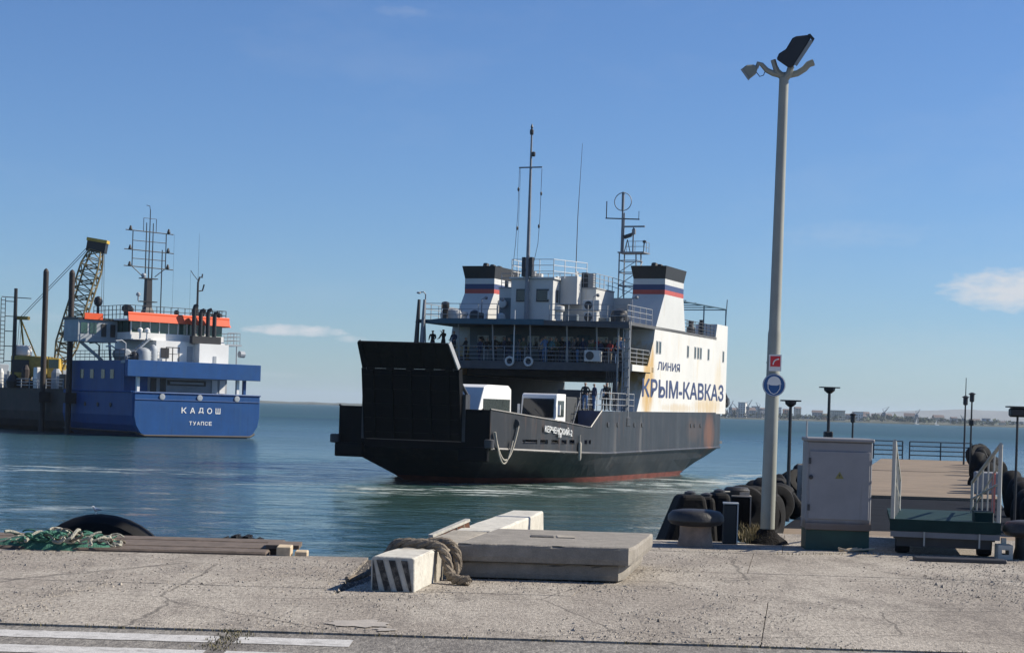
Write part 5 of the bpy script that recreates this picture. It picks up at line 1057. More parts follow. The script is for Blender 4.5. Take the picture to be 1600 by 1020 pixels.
# thick hawsers over the kerb
def hawser(pts, r, label):
    P_ = [Vector(p) for p in pts]; out = []
    for i in range(len(P_) - 1):
        p0, p1, p2, p3 = P_[max(i - 1, 0)], P_[i], P_[i + 1], P_[min(i + 2, len(P_) - 1)]
        for k in range(7):
            t = k / 7; out.append(.5 * ((2 * p1) + (p2 - p0) * t + (2 * p0 - 5 * p1 + 4 * p2 - p3) * t * t + (3 * p1 - p0 - 3 * p2 + p3) * t ** 3))
    out.append(P_[-1]); mb = MB()
    for s in range(3):       # three-strand lay
        st_ = []
        for i, p in enumerate(out):
            d = (out[min(i + 1, len(out) - 1)] - out[max(i - 1, 0)]).normalized(); a = d.cross(Vector((.2, .1, 1))).normalized(); b = a.cross(d); th = i * .55 + s * 2.094
            st_.append(p + (a * math.cos(th) + b * math.sin(th)) * r * .48)
        mb.path(st_, r * .62, 7)
    return tag(mb.build('hawser', M_HAWSER, smooth=True), label, 'rope', 'thick brown hawsers on the kerb')
def PP(x, y, Y): return P(x, y, Y)
hawser([(-1.32, 17.62, .03), (-1.22, 17.52, .16), (-1.08, 17.45, .35), (-.85, 17.40, .365), (-.66, 17.34, .345), (-.585, 17.30, .22), (-.55, 17.24, .09), (-.47, 17.15, .05), (-.36, 17.10, .05)], .048, 'thick brown hawser draped over the kerb with its end on the ground')
hawser([(-1.06, 17.85, .33), (-.85, 17.72, .35), (-.66, 17.68, .37), (-.55, 17.64, .34), (-.49, 17.62, .22), (-.50, 17.58, .09), (-.57, 17.52, .05)], .044, 'thick brown hawser looping down against the slab stack')
hawser([(-1.52, 17.05, .03), (-1.40, 17.25, .05), (-1.32, 17.42, .09), (-1.30, 17.55, .12)], .03, 'short frayed brown rope lying behind the striped kerb block')
# tilted pallet-like wooden grating
gr = thing('wooden_grating', P(672, 845, 20.6), 'small tilted wooden grating with pale top board beside the kerb beam', 'grating', 0)
g0, g1 = P(673, 837, 20.4) - gr.location, P(731, 812, 20.9) - gr.location
def gbox(name, a, b, w, t, m):
    d = (b - a); L = d.length; Mx = Matrix.Translation(a) @ d.to_track_quat('X', 'Z').to_matrix().to_4x4(); mb = MB(); mb.box(0, L, -w / 2, w / 2, -t / 2, t / 2, Mx); return mb.build(name, m, gr)
gbox('top_board', g0, g1, .07, .032, M_STRIPEW); off = Vector((.012, 0, -.062)); gbox('lower_board', g0 + off, g1 + off, .03, .085, mat('reddish_timber', (.11, .045, .025), .9, var=.3))
for k in range(5): p = g0.lerp(g1, .12 + k * .19); gbox('batten', p + Vector((0, -.03, -.018)), p + Vector((.02, -.03, -.10)), .02, .018, M_WOODL)
# timber ledge at the quay edge, left
led = thing('timber_ledge', (-4.6, 20.6, 0), 'weathered brown timber ledge along the quay edge', 'ledge', R(3))
for k in range(4): MB().box(-3.6, 2.02 - (.12, .0, .2, .05)[k], -.92 + k * .48, -.92 + k * .48 + .46, -.08, .035 + random.uniform(-.008, .008)).build('timber_beam', M_WOODD, led, bevel=.02)
MB().box(2.0, 2.16, -.9, -.55, -.02, .10).build('timber_end', M_WOODL, led, bevel=.01); MB().box(2.2, 2.34, -.85, -.6, -.02, .05).build('timber_end', M_WOODL, led, bevel=.01); MB().box(1.85, 2.22, -.5, .1, .04, .085).build('broken_plank', M_WOODD, led)
# big tyres hung outside the edge
def tyre(name, c, R0, r, M3, label, group=None, cat='tyre', tread=True):
    o = thing(name, c, label, cat, 0, group); MB().torus((0, 0, 0), R0, r, M3, 36, 12, .6).build('carcass', M_RUBBER, o, smooth=True)
    if tread:
        mb = MB()
        for k in range(26):
            a = 2 * math.pi * k / 26; p = Vector((math.cos(a), math.sin(a), 0)); t = Vector((-p.y, p.x, 0))
            for z0, z1 in ((-r * .95, -r * .1), (r * .1, r * .95)):
                vs = [p * (R0 + r * .9) + t * s * .035 + Vector((0, 0, z)) for z in (z0, z1) for s in (-1, 1)] + [p * (R0 + r * 1.07) + t * s * .03 + Vector((0, 0, z)) for z in (z0, z1) for s in (-1, 1)]
                vs = [M3 @ v for v in vs]; mb.add(vs, [(0, 1, 3, 2), (4, 6, 7, 5), (0, 4, 5, 1), (2, 3, 7, 6), (0, 2, 6, 4), (1, 5, 7, 3)])
        mb.build('tread_block', M_RUBBER, o)
    return o
RX = Matrix.Rotation(R(90), 3, 'X')
c = P(155, 803, 22.4); tyre('tyre_fender', (c.x, 22.5, c.z - .98), .70, .28, RX, 'huge black tyre fender rising above the quay edge behind the net pile', tread=False)
c = P(378, 837, 22.2); tyre('tyre_fender', (c.x, 22.2, c.z - .62), .42, .2, RX, 'black tyre fender barely showing over the timber ledge')
# gull on the big tyre
M_GULL = mat('gull_white', (.75, .75, .74), .7); M_GULLG = mat('gull_grey', (.35, .37, .4), .7)
gc = P(153, 803.5, 22.5)
mb = MB(); mb.path([(-.11, 0, .075), (-.06, 0, .085), (0, 0, .09), (.045, 0, .105), (.065, 0, .135), (.075, 0, .155), (.095, 0, .155), (.125, 0, .148)], [.006, .022, .036, .034, .02, .021, .016, .003], 9)
for sy in (-.012, .012): mb.path([(0, sy, .065), (.004, sy, .03), (0, sy, .0), (.02, sy, 0)], .004, 4)
gl = tag(mb.build('gull', M_GULL, smooth=True), 'small white gull perched on the huge tyre fender', 'gull'); gl.location = gc + Vector((0, -.1, .012)); gl.rotation_euler = (0, 0, R(230)); gl.scale = (.6,) * 3
for sy in (-1, 1): mb = MB(); mb.path([(.03, sy * .03, .1), (-.05, sy * .034, .095), (-.13, sy * .012, .082)], [.014, .018, .004], 6); mb.build('wing', M_GULLG, gl, smooth=True)
# heap of nets and old rope
M_NETG = mat('net_green', (.045, .15, .105), .95, var=.4, scale=14, bump=.7, bscale=60); M_NETW = mat('net_pale', (.34, .33, .27), .95, var=.3, scale=14, bump=.7, bscale=60)
heap = thing('net_pile', (-5.05, 19.9, 0), 'tangled heap of green and pale netting rope at the quay edge', 'netting')
random.seed(3)
for k in range(120):
    cx, cy = random.uniform(-.85, .62), random.uniform(-.22, .3); hh = .21 * max(.15, 1 - abs(cx - .12) / .85); pts = []; a = random.random() * 6.28; L = random.uniform(.25, .6)
    for i in range(14):
        t = i / 13; a += random.gauss(0, .55); cx += math.cos(a) * L / 14; cy += math.sin(a) * L / 18; cx = max(-1.1, min(.75, cx)); cy = max(-.35, min(.4, cy))
        pts.append((cx, cy, max(.015, hh * (.8 + .25 * math.sin(t * 5 + k)))))
    MB().path(pts, random.choice((.008, .01, .014, .02)), 6).build('net_strand', random.choice((M_NETG, M_NETW, M_NETW, M_NETG)) if k % 7 else M_HAWSER, heap, smooth=True)
mb = MB(); mb.loft([[(x + .85 * k * math.cos(a), y + .27 * k * math.sin(a), z * (1 + .3 * mnoise.noise((3 * math.cos(a), 3 * math.sin(a), k * 2)))) for a in [i * math.pi / 10 for i in range(20)]] for k, z, x, y in ((1, .0, -.1, 0), (.9, .05, -.1, 0), (.6, .10, 0, 0), (.25, .15, .1, 0))]); mb.build('net_bundle', M_NETG, heap, smooth=True)

# ------------------------------------------------------------------ mooring bollard
M_BOLCAP = mat('bollard_black_iron', (.028, .027, .027), .55, var=.3, scale=5, bump=.3); M_BOLST = mat('bollard_stem', (.25, .185, .14), .85, var=.3, scale=5, rust=.3, bump=.3)
def bollard(c, k, label, stem=M_BOLST):
    o = thing('mooring_bollard', c, label, 'bollard', 0, 'mooring bollards on the quay'); MB().lathe([(.235 * k, -.002), (.225 * k, .05), (.205 * k, .14), (.205 * k, .27 * k)], n=28).build('stem', stem, o, smooth=True)
    MB().lathe([(.2 * k, .262 * k), (.32 * k, .285 * k), (.365 * k, .335 * k), (.36 * k, .40 * k), (.31 * k, .455 * k), (.2 * k, .475 * k), (.03, .478 * k)], n=32).build('cap', M_BOLCAP, o, smooth=True)
bollard(G(1086, 853), 1.0, 'mushroom-capped mooring bollard with rusty pale stem'); bollard(G(1612, 873), 1.02, 'dark mooring bollard beside the boarding ramp', M_BOLCAP)

# ------------------------------------------------------------------ lamp post with floodlights and signs
M_POST = mat('post_grey_paint', (.28, .29, .255), .5, var=.12, scale=2, rust=.25, rustcol=(.25, .18, .12)); M_FLOOD = mat('floodlight_black', (.02, .021, .024), .45, var=.2); M_FGLASS = mat('floodlight_glass', (.25, .26, .24), .1, var=.1)
PB = G(1198, 849); PY = PB.y; lp = thing('lamp_post', (PB.x, PY, 0), 'tall grey lamp post with floodlights and two signs', 'lamp post')
def LP(x, y, dy=0.0): return P(x, y, PY + dy) - Vector((PB.x, PY, 0))
top = LP(1225, 122)
MB().path([(0, 0, .0), Vector((0, 0, 0)).lerp(top, .45), Vector((0, 0, 0)).lerp(top, .46), top], [.098, .088, .078, .064], 20).build('pole', M_POST, lp, smooth=True)
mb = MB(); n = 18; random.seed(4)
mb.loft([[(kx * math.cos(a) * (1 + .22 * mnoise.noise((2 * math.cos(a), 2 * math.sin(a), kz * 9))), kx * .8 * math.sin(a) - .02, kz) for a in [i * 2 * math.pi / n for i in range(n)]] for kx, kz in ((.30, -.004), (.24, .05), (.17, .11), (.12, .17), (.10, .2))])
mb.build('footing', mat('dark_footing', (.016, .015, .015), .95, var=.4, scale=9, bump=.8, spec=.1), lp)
mb = MB(); mb.path([LP(1225, 126), LP(1223, 118), LP(1208, 115), LP(1198, 110), LP(1190, 101), LP(1185, 99), LP(1182, 107)], [.05, .05, .04, .036, .03, .03, .025], 8); mb.path([LP(1222, 120), LP(1214, 112), LP(1211, 104), LP(1208, 94)], [.05, .045, .036, .036], 8); mb.path([LP(1225, 126), LP(1229, 118), LP(1246, 115), LP(1257, 108), LP(1263, 101), LP(1271, 98)], [.05, .05, .042, .042, .044, .046], 8); mb.path([LP(1225, 126), LP(1233, 116, -.05), LP(1236, 104, -.05)], [.05, .05, .045], 8); mb.build('arm_crown', M_POST, lp, smooth=True)
def flood(poly, glass, d, m, name):
    mb = MB(); a = [LP(x, y, -d / 2) for x, y in poly]; b = [LP(x, y, d / 2) for x, y in poly]; mb.loft([a, b]); o = mb.build(name, m, lp, bevel=.015)
    a = [LP(x, y, -d / 2 - .01) for x, y in glass]; b = [LP(x, y, d / 2 + .01) for x, y in glass]; MB().loft([a, b]).build('lens', M_FGLASS, o); return o
f1 = flood([(1213, 93), (1217, 84), (1228, 77), (1238, 60), (1244, 57), (1262, 55), (1268, 58), (1243, 101), (1236, 107), (1230, 105)], [(1266, 62), (1271, 65), (1245, 104), (1241, 101)], .38, M_FLOOD, 'floodlight')
mb = MB(); a = [LP(x, y, -.2) for x, y in ((1262, 54), (1266, 53), (1273, 61), (1270, 66))]; b = [LP(x, y, .2) for x, y in ((1262, 54), (1266, 53), (1273, 61), (1270, 66))]; mb.loft([a, b]); mb.build('hood', M_FLOOD, f1)
flood([(1159, 108), (1166, 102), (1179, 101), (1184, 108), (1181, 116), (1171, 124)], [(1157, 109), (1160, 107), (1172, 124), (1169, 126)], .2, mat('floodlight_grey', (.22, .23, .19), .5), 'small_floodlight')
mb = MB(); mb.path([LP(1181, 112), LP(1187, 120), LP(1193, 118), LP(1196, 110)], .006, 5); mb.build('cable', M_FLOOD, lp)
# square red sign, round blue helmet sign
M_SRED = mat('sign_red', (.62, .03, .04), .45, var=.05); M_SWHITE = mat('sign_white', (.72, .72, .70), .45, var=.05); M_SBLUE = mat('sign_blue', (.02, .095, .26), .45, var=.05)
sy0 = -.105; sc = LP(1209.5, 566.5); sg = thing('sign', (0, 0, 0), None, None); sg.parent = lp; sg.name = 'square_sign'
MB().box(sc.x - .082, sc.x + .082, sy0 - .006, sy0 + .004, sc.z - .115, sc.z + .105).build('plate', M_SWHITE, sg); MB().box(sc.x - .066, sc.x + .066, sy0 - .01, sy0 - .0065, sc.z - .055, sc.z + .085).build('red_field', M_SRED, sg)
mb = MB(); arc = [(sc.x + .045 - .075 * math.cos(t), sy0 - .012, sc.z - .03 + .075 * math.sin(t)) for t in [i * math.pi / 2 / 8 for i in range(9)]]; mb.path(arc, .009, 6); mb.build('handle_symbol', M_SWHITE, sg)
rc = LP(1207.5, 601.5); rs = thing('round_sign', (0, 0, 0), None, None); rs.parent = lp
disc = lambda r, y0, y1, dz=0.0: MB().lathe([(r, 0), (r, y1 - y0)], (rc.x, y1, rc.z + dz), 40, Matrix.Rotation(R(90), 3, 'X'))
disc(.153, sy0 - .01, sy0).build('plate', M_SBLUE, rs)
mb = MB(); mb.torus((rc.x, sy0 - .011, rc.z), .144, .0035, RX, 40, 6); mb.build('white_rim', M_SWHITE, rs)
mb = MB(); pts = [(rc.x + .088 * math.cos(a), sy0, rc.z + .028 + .088 * math.sin(a)) for a in [i * math.pi / 14 for i in range(15)]] + [(rc.x - .098, sy0, rc.z + .015), (rc.x - .04, sy0, rc.z - .005), (rc.x + .04, sy0, rc.z - .005), (rc.x + .098, sy0, rc.z + .015)]
mb.loft([[(x, y - .0102, z) for x, y, z in pts], [(x, y - .0135, z) for x, y, z in pts]]); mb.build('helmet_symbol', M_SWHITE, rs)
mb = MB(); mb.path([(rc.x - .082, sy0 - .012, rc.z + .01), (rc.x - .078, sy0 - .012, rc.z - .05), (rc.x - .04, sy0 - .012, rc.z - .105), (rc.x, sy0 - .012, rc.z - .122), (rc.x + .04, sy0 - .012, rc.z - .105), (rc.x + .078, sy0 - .012, rc.z - .05), (rc.x + .082, sy0 - .012, rc.z + .01)], .006, 6); mb.build('face_outline', M_SWHITE, rs)
for z in (sc.z, rc.z): MB().torus((0 + top.x * z / top.z, 0, z), .09, .008, None, 20, 6).build('sign_clamp', M_POST, lp)

# ------------------------------------------------------------------ electrical cabinet
M_CAB = mat('cabinet_grey', (.235, .235, .245), .6, var=.12, scale=2, rust=.34, rustcol=(.13, .115, .11), stains=((-.02, .30, .9, .10, (.11, .07, .045), .8),)); M_CABG = mat('cabinet_green', (.014, .055, .045), .6, var=.25)
cc = G(1308, 860); cw, cdp = .415, .34; cbn = thing('electrical_cabinet', (cc.x, cc.y, 0), 'grey electrical cabinet on a dark green base with a yellow warning mark', 'cabinet', R(-4))
MB().box(-cw, cw, 0, cdp * 2, .26, 1.40).build('body', M_CAB, cbn, bevel=.012); MB().box(-cw + .03, cw - .03, -.018, -.001, .40, 1.28).build('door', M_CAB, cbn, bevel=.006)
MB().box(-cw - .02, cw + .02, -.04, cdp * 2 + .03, 1.402, 1.45).build('roof', M_CAB, cbn, bevel=.012); MB().box(-cw - .006, cw + .006, -.03, 0 - .001, .27, .35).build('lower_sill', M_CAB, cbn); MB().box(-cw + .01, cw - .01, .02, cdp * 2 - .02, -.002, .258).build('base', M_CABG, cbn)
for z in (.55, 1.15): MB().lathe([(.016, -.04), (.016, .04)], (-cw + .03, -.03, z), 10).build('hinge', M_DARKM, cbn)
MB().lathe([(.03, 0), (.028, .025), (.01, .03)], (-cw + .05, -.018, .94), 12, Matrix.Rotation(R(90), 3, 'X')).build('lock', M_DARKM, cbn)
mb = MB(); mb.loft([[(-.055, y, .93), (.055, y, .93), (0, y, 1.02)] for y in (-.0185, -.022)]); wm = mb.build('warning_mark', mat('faded_yellow', (.20, .185, .06), .6), cbn)
mb = MB(); mb.loft([[(x, y, z) for x, z in ((.008, 1.0), (-.014, .968), (-.002, .968), (-.008, .942), (.014, .976), (.002, .976))] for y in (-.0222, -.024)]); mb.build('bolt_symbol', M_DARKM, wm)
mb = MB(); mb.tube((-cw - .01, .1, 1.4), (-cw - .01, .1, 1.66), .012); mb.build('aerial_stub', M_RAIL, cbn)
for x, y, L, a in ((.12, -.1, .28, .5), (.2, -.16, .22, -.7), (.32, -.08, .3, .2), (.05, -.18, .18, 2.4)):
    mb = MB(); d = Vector((math.cos(a) * L / 2, math.sin(a) * L * .2, .0)); p = Vector((cc.x + x, cc.y + y, .015)); mb.tube(p - d, p + d + Vector((0, 0, .03)), .014, n=6); tag(mb.build('wood_scrap', M_WOODL), 'pale broken stick lying at the foot of the electrical cabinet', 'stick', 'sticks by the electrical cabinet')

# ------------------------------------------------------------------ boarding ramp on legs
M_RGREEN = mat('ramp_green', (.009, .030, .029), .7, spec=.2, var=.25, scale=3, rust=.15); M_RSTRIP = mat('ramp_pale_edge', (.17, .175, .185), .6, var=.15); M_RRAIL = mat('ramp_rail', (.36, .36, .33), .5, var=.15, rust=.2)
gA, gB = G(1393, 866), G(1578, 876); wr = (gB.x - gA.x); wr = wr / math.cos(R(11)); bR = thing('boarding_ramp', (gA.x, gA.y + .1, 0), 'wheeled steel boarding ramp with dark green deck edge and grey handrails', 'ramp', R(-11))
MB().box(.0, wr - .05, .05, 3.4, .355, .42).build('deck_plate', M_RGREEN, bR); MB().box(-.01, wr - .04, .0, .045, .30, .45).build('green_edge', M_RGREEN, bR); MB().box(.0, wr - .05, .006, .06, .225, .295).build('pale_edge', M_RSTRIP, bR)
MB().box(1.05, wr - .12, .3, .8, .43, .56).build('hinge_flap', M_RGREEN, bR); MB().box(.08, wr - .15, .12, .3, .10, .22).build('cross_beam', M_DARKM, bR)
for sx in (0, 1):
    x = .16 if not sx else wr - .22
    mb = MB(); mb.lathe([(.09, -.09), (.18, -.09), (.195, -.05), (.195, .05), (.18, .09), (.09, .09)], (x, .35, .195), 20, Matrix.Rotation(R(90), 3, 'Y')); w_ = mb.build('wheel', M_TYRE, bR, smooth=True); MB().lathe([(.02, -.1), (.09, -.08), (.09, .08), (.02, .1)], (x, .35, .195), 14, Matrix.Rotation(R(90), 3, 'Y')).build('rim', M_DARKM, w_)
    MB().box(x - .12, x + .12, .1, .55, .2, .353).build('wheel_bracket', M_DARKM, bR)
    xe = .02 if not sx else wr - .07; xf = xe + (.14 if not sx else -.16); top0, top1 = 1.44, .86
    mb = MB(); mb.path([(xe, .03, .42), (xe, .03, top0)], .026, 8); mb.path([(xe, .03, top0), (xf, 2.9, top1)], .024, 8); mb.path([(xf, 2.9, top1), (xf, 2.9, .42)], .022, 8); mb.path([(xe, .03, .95), (xf, 2.9, .62)], .016, 6)
    for k in range(1, 5): t = k / 5; mb.path([(xe + (xf - xe) * t, .03 + 2.87 * t, .42), (xe + (xf - xe) * t, .03 + 2.87 * t, top0 + (top1 - top0) * t)], .014, 6)
    mb.path([(xe, .03, 1.2), (xf, 2.9, .45)], .014, 6); mb.build('handrail', M_RRAIL, bR, smooth=True)
MB().box(wr - .105, wr - .085, .5, .9, .55, 1.05).build('red_striped_tag', mat('red_white_tag', (.55, .16, .13), .6, var=.4, scale=14), bR)
for x in (.42, wr - .3): MB().tube((x, -.012, .12), (x, -.012, .30), .012).build('stay_pin', M_RRAIL, bR)
mb = MB(); p = G(1425, 874); mb.box(-.1, 1.0, -.12, .1, -.002, .05); o = tag(mb.build('steel_strip', M_DARKM, bevel=.01), 'dark flat steel strip lying on the ground before the boarding ramp', 'strip'); o.location = p + Vector((.1, -.1, 0)); o.rotation_euler = (0, 0, R(-3))
hb_ = thing('hollow_block', G(1571, 874), 'small hollow concrete block at the foot of the boarding ramp', 'block', R(-6))
mb = MB(); mb.box(-.09, .09, .0, .3, .0, .06); mb.box(-.09, -.045, 0, .3, .061, .12); mb.box(.045, .09, 0, .3, .061, .12); mb.box(-.09, .09, 0, .3, .121, .18); mb.build('shell', M_STRIPEW, hb_)
mb = MB(); mb.box(-.03, .03, .15, .2, .181, .26); mb.build('lug', M_STRIPEW, hb_)

# ------------------------------------------------------------------ pier (floating sections) running out to the right
M_PIER = mat('pier_brown_deck', (.205, .155, .105), .85, var=.2, scale=.5, bump=.25, bscale=8, rust=.2, rustcol=(.2, .14, .1), streak=False, var2=.1); M_PIERS = mat('pier_side', (.05, .045, .04), .8, var=.3)
M_SHADEDECK = mat('shade_dark_deck', (.012, .014, .019), .95, spec=.08, var=.3, scale=1.5, bump=.2)  # near-black navy deck colour stands in for deep shade over one section
def pe(Y, right): return (3.86 + .237 * (Y - 27)) if not right else (7.95 + .237 * (Y - 27))
ZD = -.1
def pier_sec(name, Ya, Yb, z, m, label, cat='pier'):
    o = thing(name, (pe(Ya, 0), Ya, z), label, cat); L = Yb - Ya; sh = .237 * L; w = pe(Ya, 1) - pe(Ya, 0)
    mb = MB(); mb.hexa([(0, 0, -.9), (w, 0, -.9), (w + sh, L, -.9), (sh, L, -.9)], [(0, 0, -.06), (w, 0, -.06), (w + sh, L, -.06), (sh, L, -.06)]); mb.build('pontoon', M_PIERS, o)
    k = max(1, int(L / 2.4))
    for i in range(k):
        a, b = L * i / k, L * (i + 1) / k - .008; mb = MB(); e = .02
        mb.hexa([(.237 * a, a, -.058), (w + .237 * a, a, -.058), (w + .237 * b, b, -.058), (.237 * b, b, -.058)], [(.237 * a, a, random.uniform(-.003, .003)), (w + .237 * a, a, 0), (w + .237 * b, b, 0), (.237 * b, b, 0)]); mb.build('deck_plate', m, o)
    return o
pier_sec('pier_section', 26.55, 29.4, -.12, M_PIER, 'short brown pier section next to the quay'); pier_sec('pier_section', 29.5, 42.6, -.16, M_SHADEDECK, 'pier section with painted-in shade behind the electrical cabinet')
pier_sec('pier_section', 42.9, 64, ZD, M_PIER, 'long brown pier section beyond the shade-dark section'); pier_sec('pier_section', 64.5, 84, ZD, M_PIER, 'outermost brown pier section ending at the railing')
# end railing, two panels with a gap
M_DRAIL = mat('pier_rail_blue', (.03, .05, .065), .5, var=.2)
x0, x1 = pe(84, 0) - .4, pe(84, 1) + .1; gapL, gapR = P(1410, 700, 83.9).x, P(1421, 700, 83.9).x
for a, b, lb in ((x0, gapL, 'dark tubular railing at the pier end, longer panel beside the cabinet side'), (gapR, x1, 'dark tubular railing at the pier end, panel by the twin lamp poles')):
    o = thing('pier_railing', (a, 83.85, ZD), lb, 'railing', 0, 'railings at the pier end'); mb = MB(); rail(mb, [(0, 0, 0), (b - a, 0, 0)], .84, r=.028, rows=4, every=1.9, post=.035); mb.build('rails', M_DRAIL, o)
# small lamps on the pier
def pier_lamp(px, topy, Y, label, kind='flat', base=True):
    X = (px - CX) / F_PX * Y; tz = P(px, topy, Y).z; o = thing('pier_lamp', (X, Y, ZD), label, 'lamp', 0, 'lamps along the pier'); h = tz - ZD; s = Y / 40 if kind == 'flat' else Y / 75
    MB().tube((0, 0, 0), (0, 0, h - .06), .032 * s + .012, .022 * s + .01, n=8).build('pole', M_FLOOD, o)
    if kind == 'flat': MB().lathe([(.05 * s, -.12 * s), (.12 * s, -.06 * s), (.13 * s, 0), (.03, .02)], (0, 0, h), 12).build('lamp_head', M_FLOOD, o); MB().box(-.22 * s, .22 * s, -.1 * s, .1 * s, h + .0, h + .025).build('shade', M_FLOOD, o)
    elif kind == 'box': MB().box(-.13, .13, -.1, .1, h - .15, h).build('lamp_head', M_FLOOD, o, bevel=.03); MB().box(-.17, .17, -.12, .12, h + .002, h + .025).build('shade', M_FLOOD, o)
    else: MB().lathe([(.06 * s, -.4 * s), (.1 * s, -.36 * s), (.1 * s, -.1 * s), (.16 * s, -.06 * s), (.05 * s, 0)], (0, 0, h), 10).build('lamp_head', M_FLOOD, o)
    if base: z = .62 * h; MB().box(-.09 * s, .09 * s, -.09 * s, .09 * s, z - .12 * s, z + .12 * s).build('junction_box', M_FLOOD, o, bevel=.02)
    return o
pier_lamp(1235, 627, 31.0, 'short pier lamp with flat round shade nearest the lamp post', 'flat', False); l2 = pier_lamp(1295, 606, 42, 'taller pier lamp with junction box rising behind the cabinet', 'flat', False); MB().box(-.1, .1, -.1, .1, 1.25, 1.5).build('junction_box', M_FLOOD, l2, bevel=.02)
pier_lamp(1333, 645, 54.5, 'slim pier lamp behind the cabinet corner', 'tall', False); l3 = pier_lamp(1508, 618, 77, 'slender pier lamp with whip tip at the outer end', 'tall', False); MB().tube((0, 0, 2.2), (0, 0, P(1509, 590, 77).z - ZD), .03, .015, n=5).build('whip_tip', M_FLOOD, l3)
pier_lamp(1518, 613, 66, 'pier lamp with boxed stem beside the outer tyre pile', 'tall', True); pier_lamp(1590, 637, 29, 'box-headed pier lamp near the boarding ramp', 'box', False)
# tyres and rubber along both pier edges
random.seed(17)
def pier_tyre(Y, right, z, r, label, yaw, tilt=0.0, inset=0.0):
    X = pe(Y, right) + inset; M3 = Matrix.Rotation(R(yaw), 3, 'Z') @ Matrix.Rotation(R(90 + tilt), 3, 'X'); tyre('tyre', (X, Y, z), r * .66, r * .34, M3, label, 'tyres along the pier', tread=False)
LL, RL = 'black tyre fender on the pier edge behind the lamp post', 'black tyre fender on the outer pier edge by the twin lamps'
for Y, z, r, yw in ((27.6, .12, .42, 60), (28.6, .16, .44, 40), (29.6, .2, .42, 75), (31.2, .22, .44, 55), (32.8, .25, .44, 80), (34.5, .25, .44, 35), (37, .3, .46, 70), (40, .3, .46, 50), (28.2, .34, .3, 20), (33.6, .45, .3, 30)): pier_tyre(Y, 0, z, r, LL, yw, random.uniform(-38, 38), random.uniform(-.3, .05))
for Y, z, r, yw in ((47, .2, .5, 70), (49.5, .25, .5, 40), (52, .2, .52, 60), (56, .2, .48, 80), (61, .25, .48, 65), (66, .3, .5, 75), (70, .3, .5, 50), (73, .3, .55, 30), (76, .3, .55, 70)): pier_tyre(Y, 1, z, r, RL, yw, random.uniform(-35, 35), random.uniform(-.3, .3))
for Y, z, r, yw in ((29.5, .1, .45, 60), (31, .15, .46, 40), (33.5, .2, .45, 75), (36, .2, .45, 55), (39, .25, .45, 65)): pier_tyre(Y, 1, z, r, 'black tyre fender on the pier edge beside the boarding ramp', yw, random.uniform(-12, 12), .15)
cbk = P(1542, 763, 45.8); o = tag(MB().box(-.32, .32, -.3, .3, 0, .56).build('concrete_block', mat('grey_block', (.27, .275, .28), .85, var=.2, scale=4, bump=.3), bevel=.03), 'pale grey concrete block standing on the pier by the tyres', 'block'); o.location = (cbk.x, 45.8, ZD); o.rotation_euler = (0, 0, R(-10))
# grey mooring frame between lamp post and cabinet
mf = thing('mooring_bitt', (P(1250, 775, 33).x, 33, -.16), 'pale grey steel mooring bitt on the pier left of the cabinet', 'bitt', R(-13)); M_FR = mat('frame_grey', (.30, .28, .25), .75, var=.3, scale=5, rust=.3)
MB().box(-.16, .2, -.3, .3, .0, .06).build('foot', M_FR, mf); MB().box(-.05, .03, -.15, .15, .06, .92).build('upright', M_FR, mf); MB().box(.13, .2, -.15, .15, .06, .92).build('upright', M_FR, mf); MB().box(-.05, .2, -.15, .15, .921, 1.0).build('head', M_FR, mf); MB().box(.031, .129, -.1, .1, .06, .42).build('web_plate', M_FR, mf); MB().lathe([(.08, -.14), (.08, .14)], (.08, 0, .52), 12, RX).build('roller', M_DARKM, mf)

# rubber blocks, boxes and old bollard left of the lamp post
def rubber_block(x, y, w, h, sl, Y, label):
    c = P(x, y, Y); o = thing('rubber_fender', (c.x, Y, -.5), label, 'fender', R(random.uniform(-12, 12)), 'rubber fenders at the quay corner'); hh = c.z + .5
    mb = MB(); mb.hexa([(-w / 2 - sl, -.3, 0), (w / 2 + sl * .4, -.3, 0), (w / 2 + sl * .4, .35, 0), (-w / 2 - sl, .35, 0)], [(-w / 2 * .7, -.2, hh), (w / 2 * .7, -.2, hh), (w / 2 * .7, .2, hh), (-w / 2 * .7, .2, hh)]); mb.build('rubber_body', M_RUBBER, o, bevel=.07, seg=3)
    MB().lathe([(.05, -.02), (.08, 0), (.08, .03), (.03, .05)], (0, 0, hh), 12).build('cap_bolt', M_DARKM, o)
rubber_block(1078, 772, .5, .8, .32, 24.75, 'black wedge-shaped rubber fender behind the mushroom bollard'); rubber_block(1104, 775, .3, .8, .12, 25.0, 'narrow black rubber fender beside the wedge-shaped one'); rubber_block(1124, 769, .34, .8, .1, 25.1, 'black rubber fender next to the dark steel box')
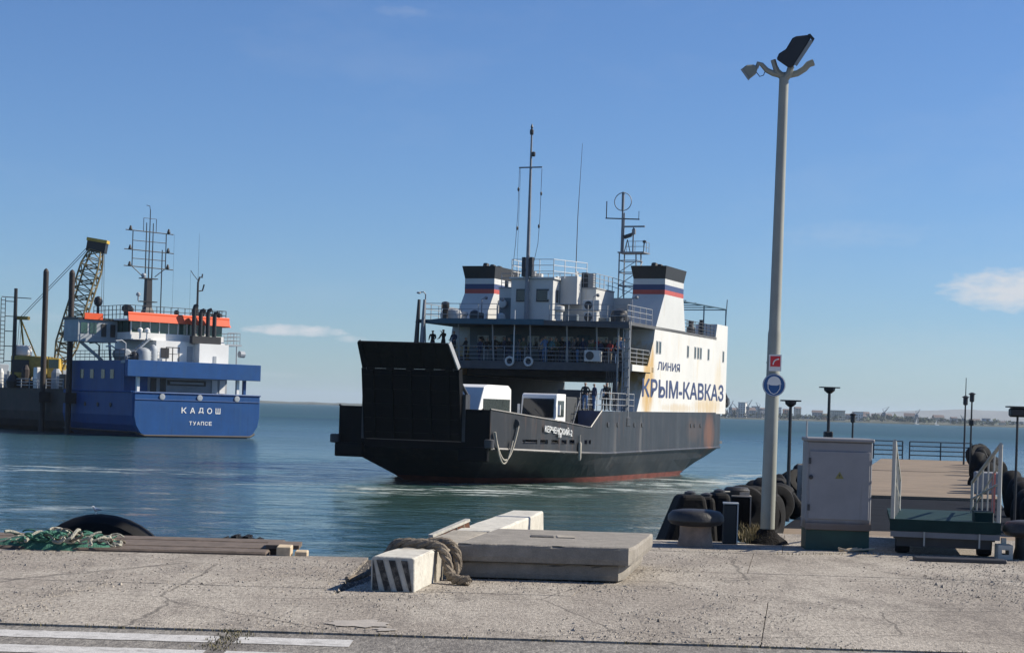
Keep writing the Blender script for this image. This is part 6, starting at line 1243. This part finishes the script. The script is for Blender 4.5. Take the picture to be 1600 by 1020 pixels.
def steel_box(name, x0, x1, yt, yb, Y, m, trim, label, z0=0.0):
    a, b = P(x0, yb, Y), P(x1, yt, Y); w, h = b.x - a.x, b.z - z0; o = thing(name, ((a.x + b.x) / 2, Y, z0), label, 'box', R(-5)); MB().box(-w / 2, w / 2, 0, .28, 0, h).build('body', m, o, bevel=.012)
    MB().box(-w / 2 - .005, w / 2 + .02, -.012, .29, h + .002, h + .02).build('lid', trim, o); MB().box(w / 2 + .002, w / 2 + .018, -.014, .285, 0, h).build('side_trim', trim, o); return o
M_NAVYB = mat('navy_steel', (.012, .018, .022), .55, var=.2); M_PTRIM = mat('pale_trim', (.52, .52, .48), .6, var=.1)
steel_box('steel_box', 1129, 1152, 788, 846, 23.7, M_NAVYB, M_PTRIM, 'narrow dark steel box with pale edges beside the mushroom bollard'); steel_box('steel_crate', 1142, 1172, 777, 835, 25.3, M_RUBBER, M_FR, 'black crate with grey lid behind the narrow steel box')
ob = thing('old_bollard', (P(1150, 800, 25.6).x, 25.6, .38), 'squat dark iron drum standing on the black crate', 'drum'); MB().lathe([(.16, 0), (.19, .03), (.18, .12), (.19, .26), (.15, .30), (.05, .31)], n=20).build('drum', M_BOLCAP, ob, smooth=True); MB().box(.02, .16, -.2, -.17, .02, .24).build('plate', M_FR, ob)
tyre('tyre', (P(1165, 757, 26.6).x, 26.9, .30), .24, .13, Matrix.Rotation(R(20), 3, 'Z') @ RX, 'black tyre standing behind the iron drum', None, tread=False)
for k, (x, Y) in enumerate(((1178, 27.2), (1186, 28.2), (1195, 27.6))): tyre('tyre', (P(x, 760, Y).x, Y, .2 + .06 * k), .30, .15, Matrix.Rotation(R(35 + 20 * k), 3, 'Z') @ RX, 'black tyre fender stacked at the foot of the pier', 'tyres at the pier foot', tread=False)
mb = MB(); mb.path([P(1060, 781, 25), P(1090, 775, 25), P(1120, 768, 25.2), P(1140, 768, 25.4)], .012, 6); tag(mb.build('mooring_line', M_DARKM), 'thin dark line strung over the rubber fenders', 'rope')
# dry grass at the post foot
random.seed(9); sp = []
for k in range(26): q = G(random.uniform(1155, 1192), random.uniform(838, 850)); sp.append((q.x, q.y, 16, .035, .30 * random.uniform(.5, 1.0)))
weeds('dry_grass', sp, M_WEED, 'tuft of dry grass between the steel box and lamp post')
sp = [(G(x, 866).x, G(x, 866).y, 5, .05, .05) for x in range(1220, 1400, 9)]; weeds('edge_weeds', sp, M_WEED, 'thin dry weeds at the foot of the cabinet')
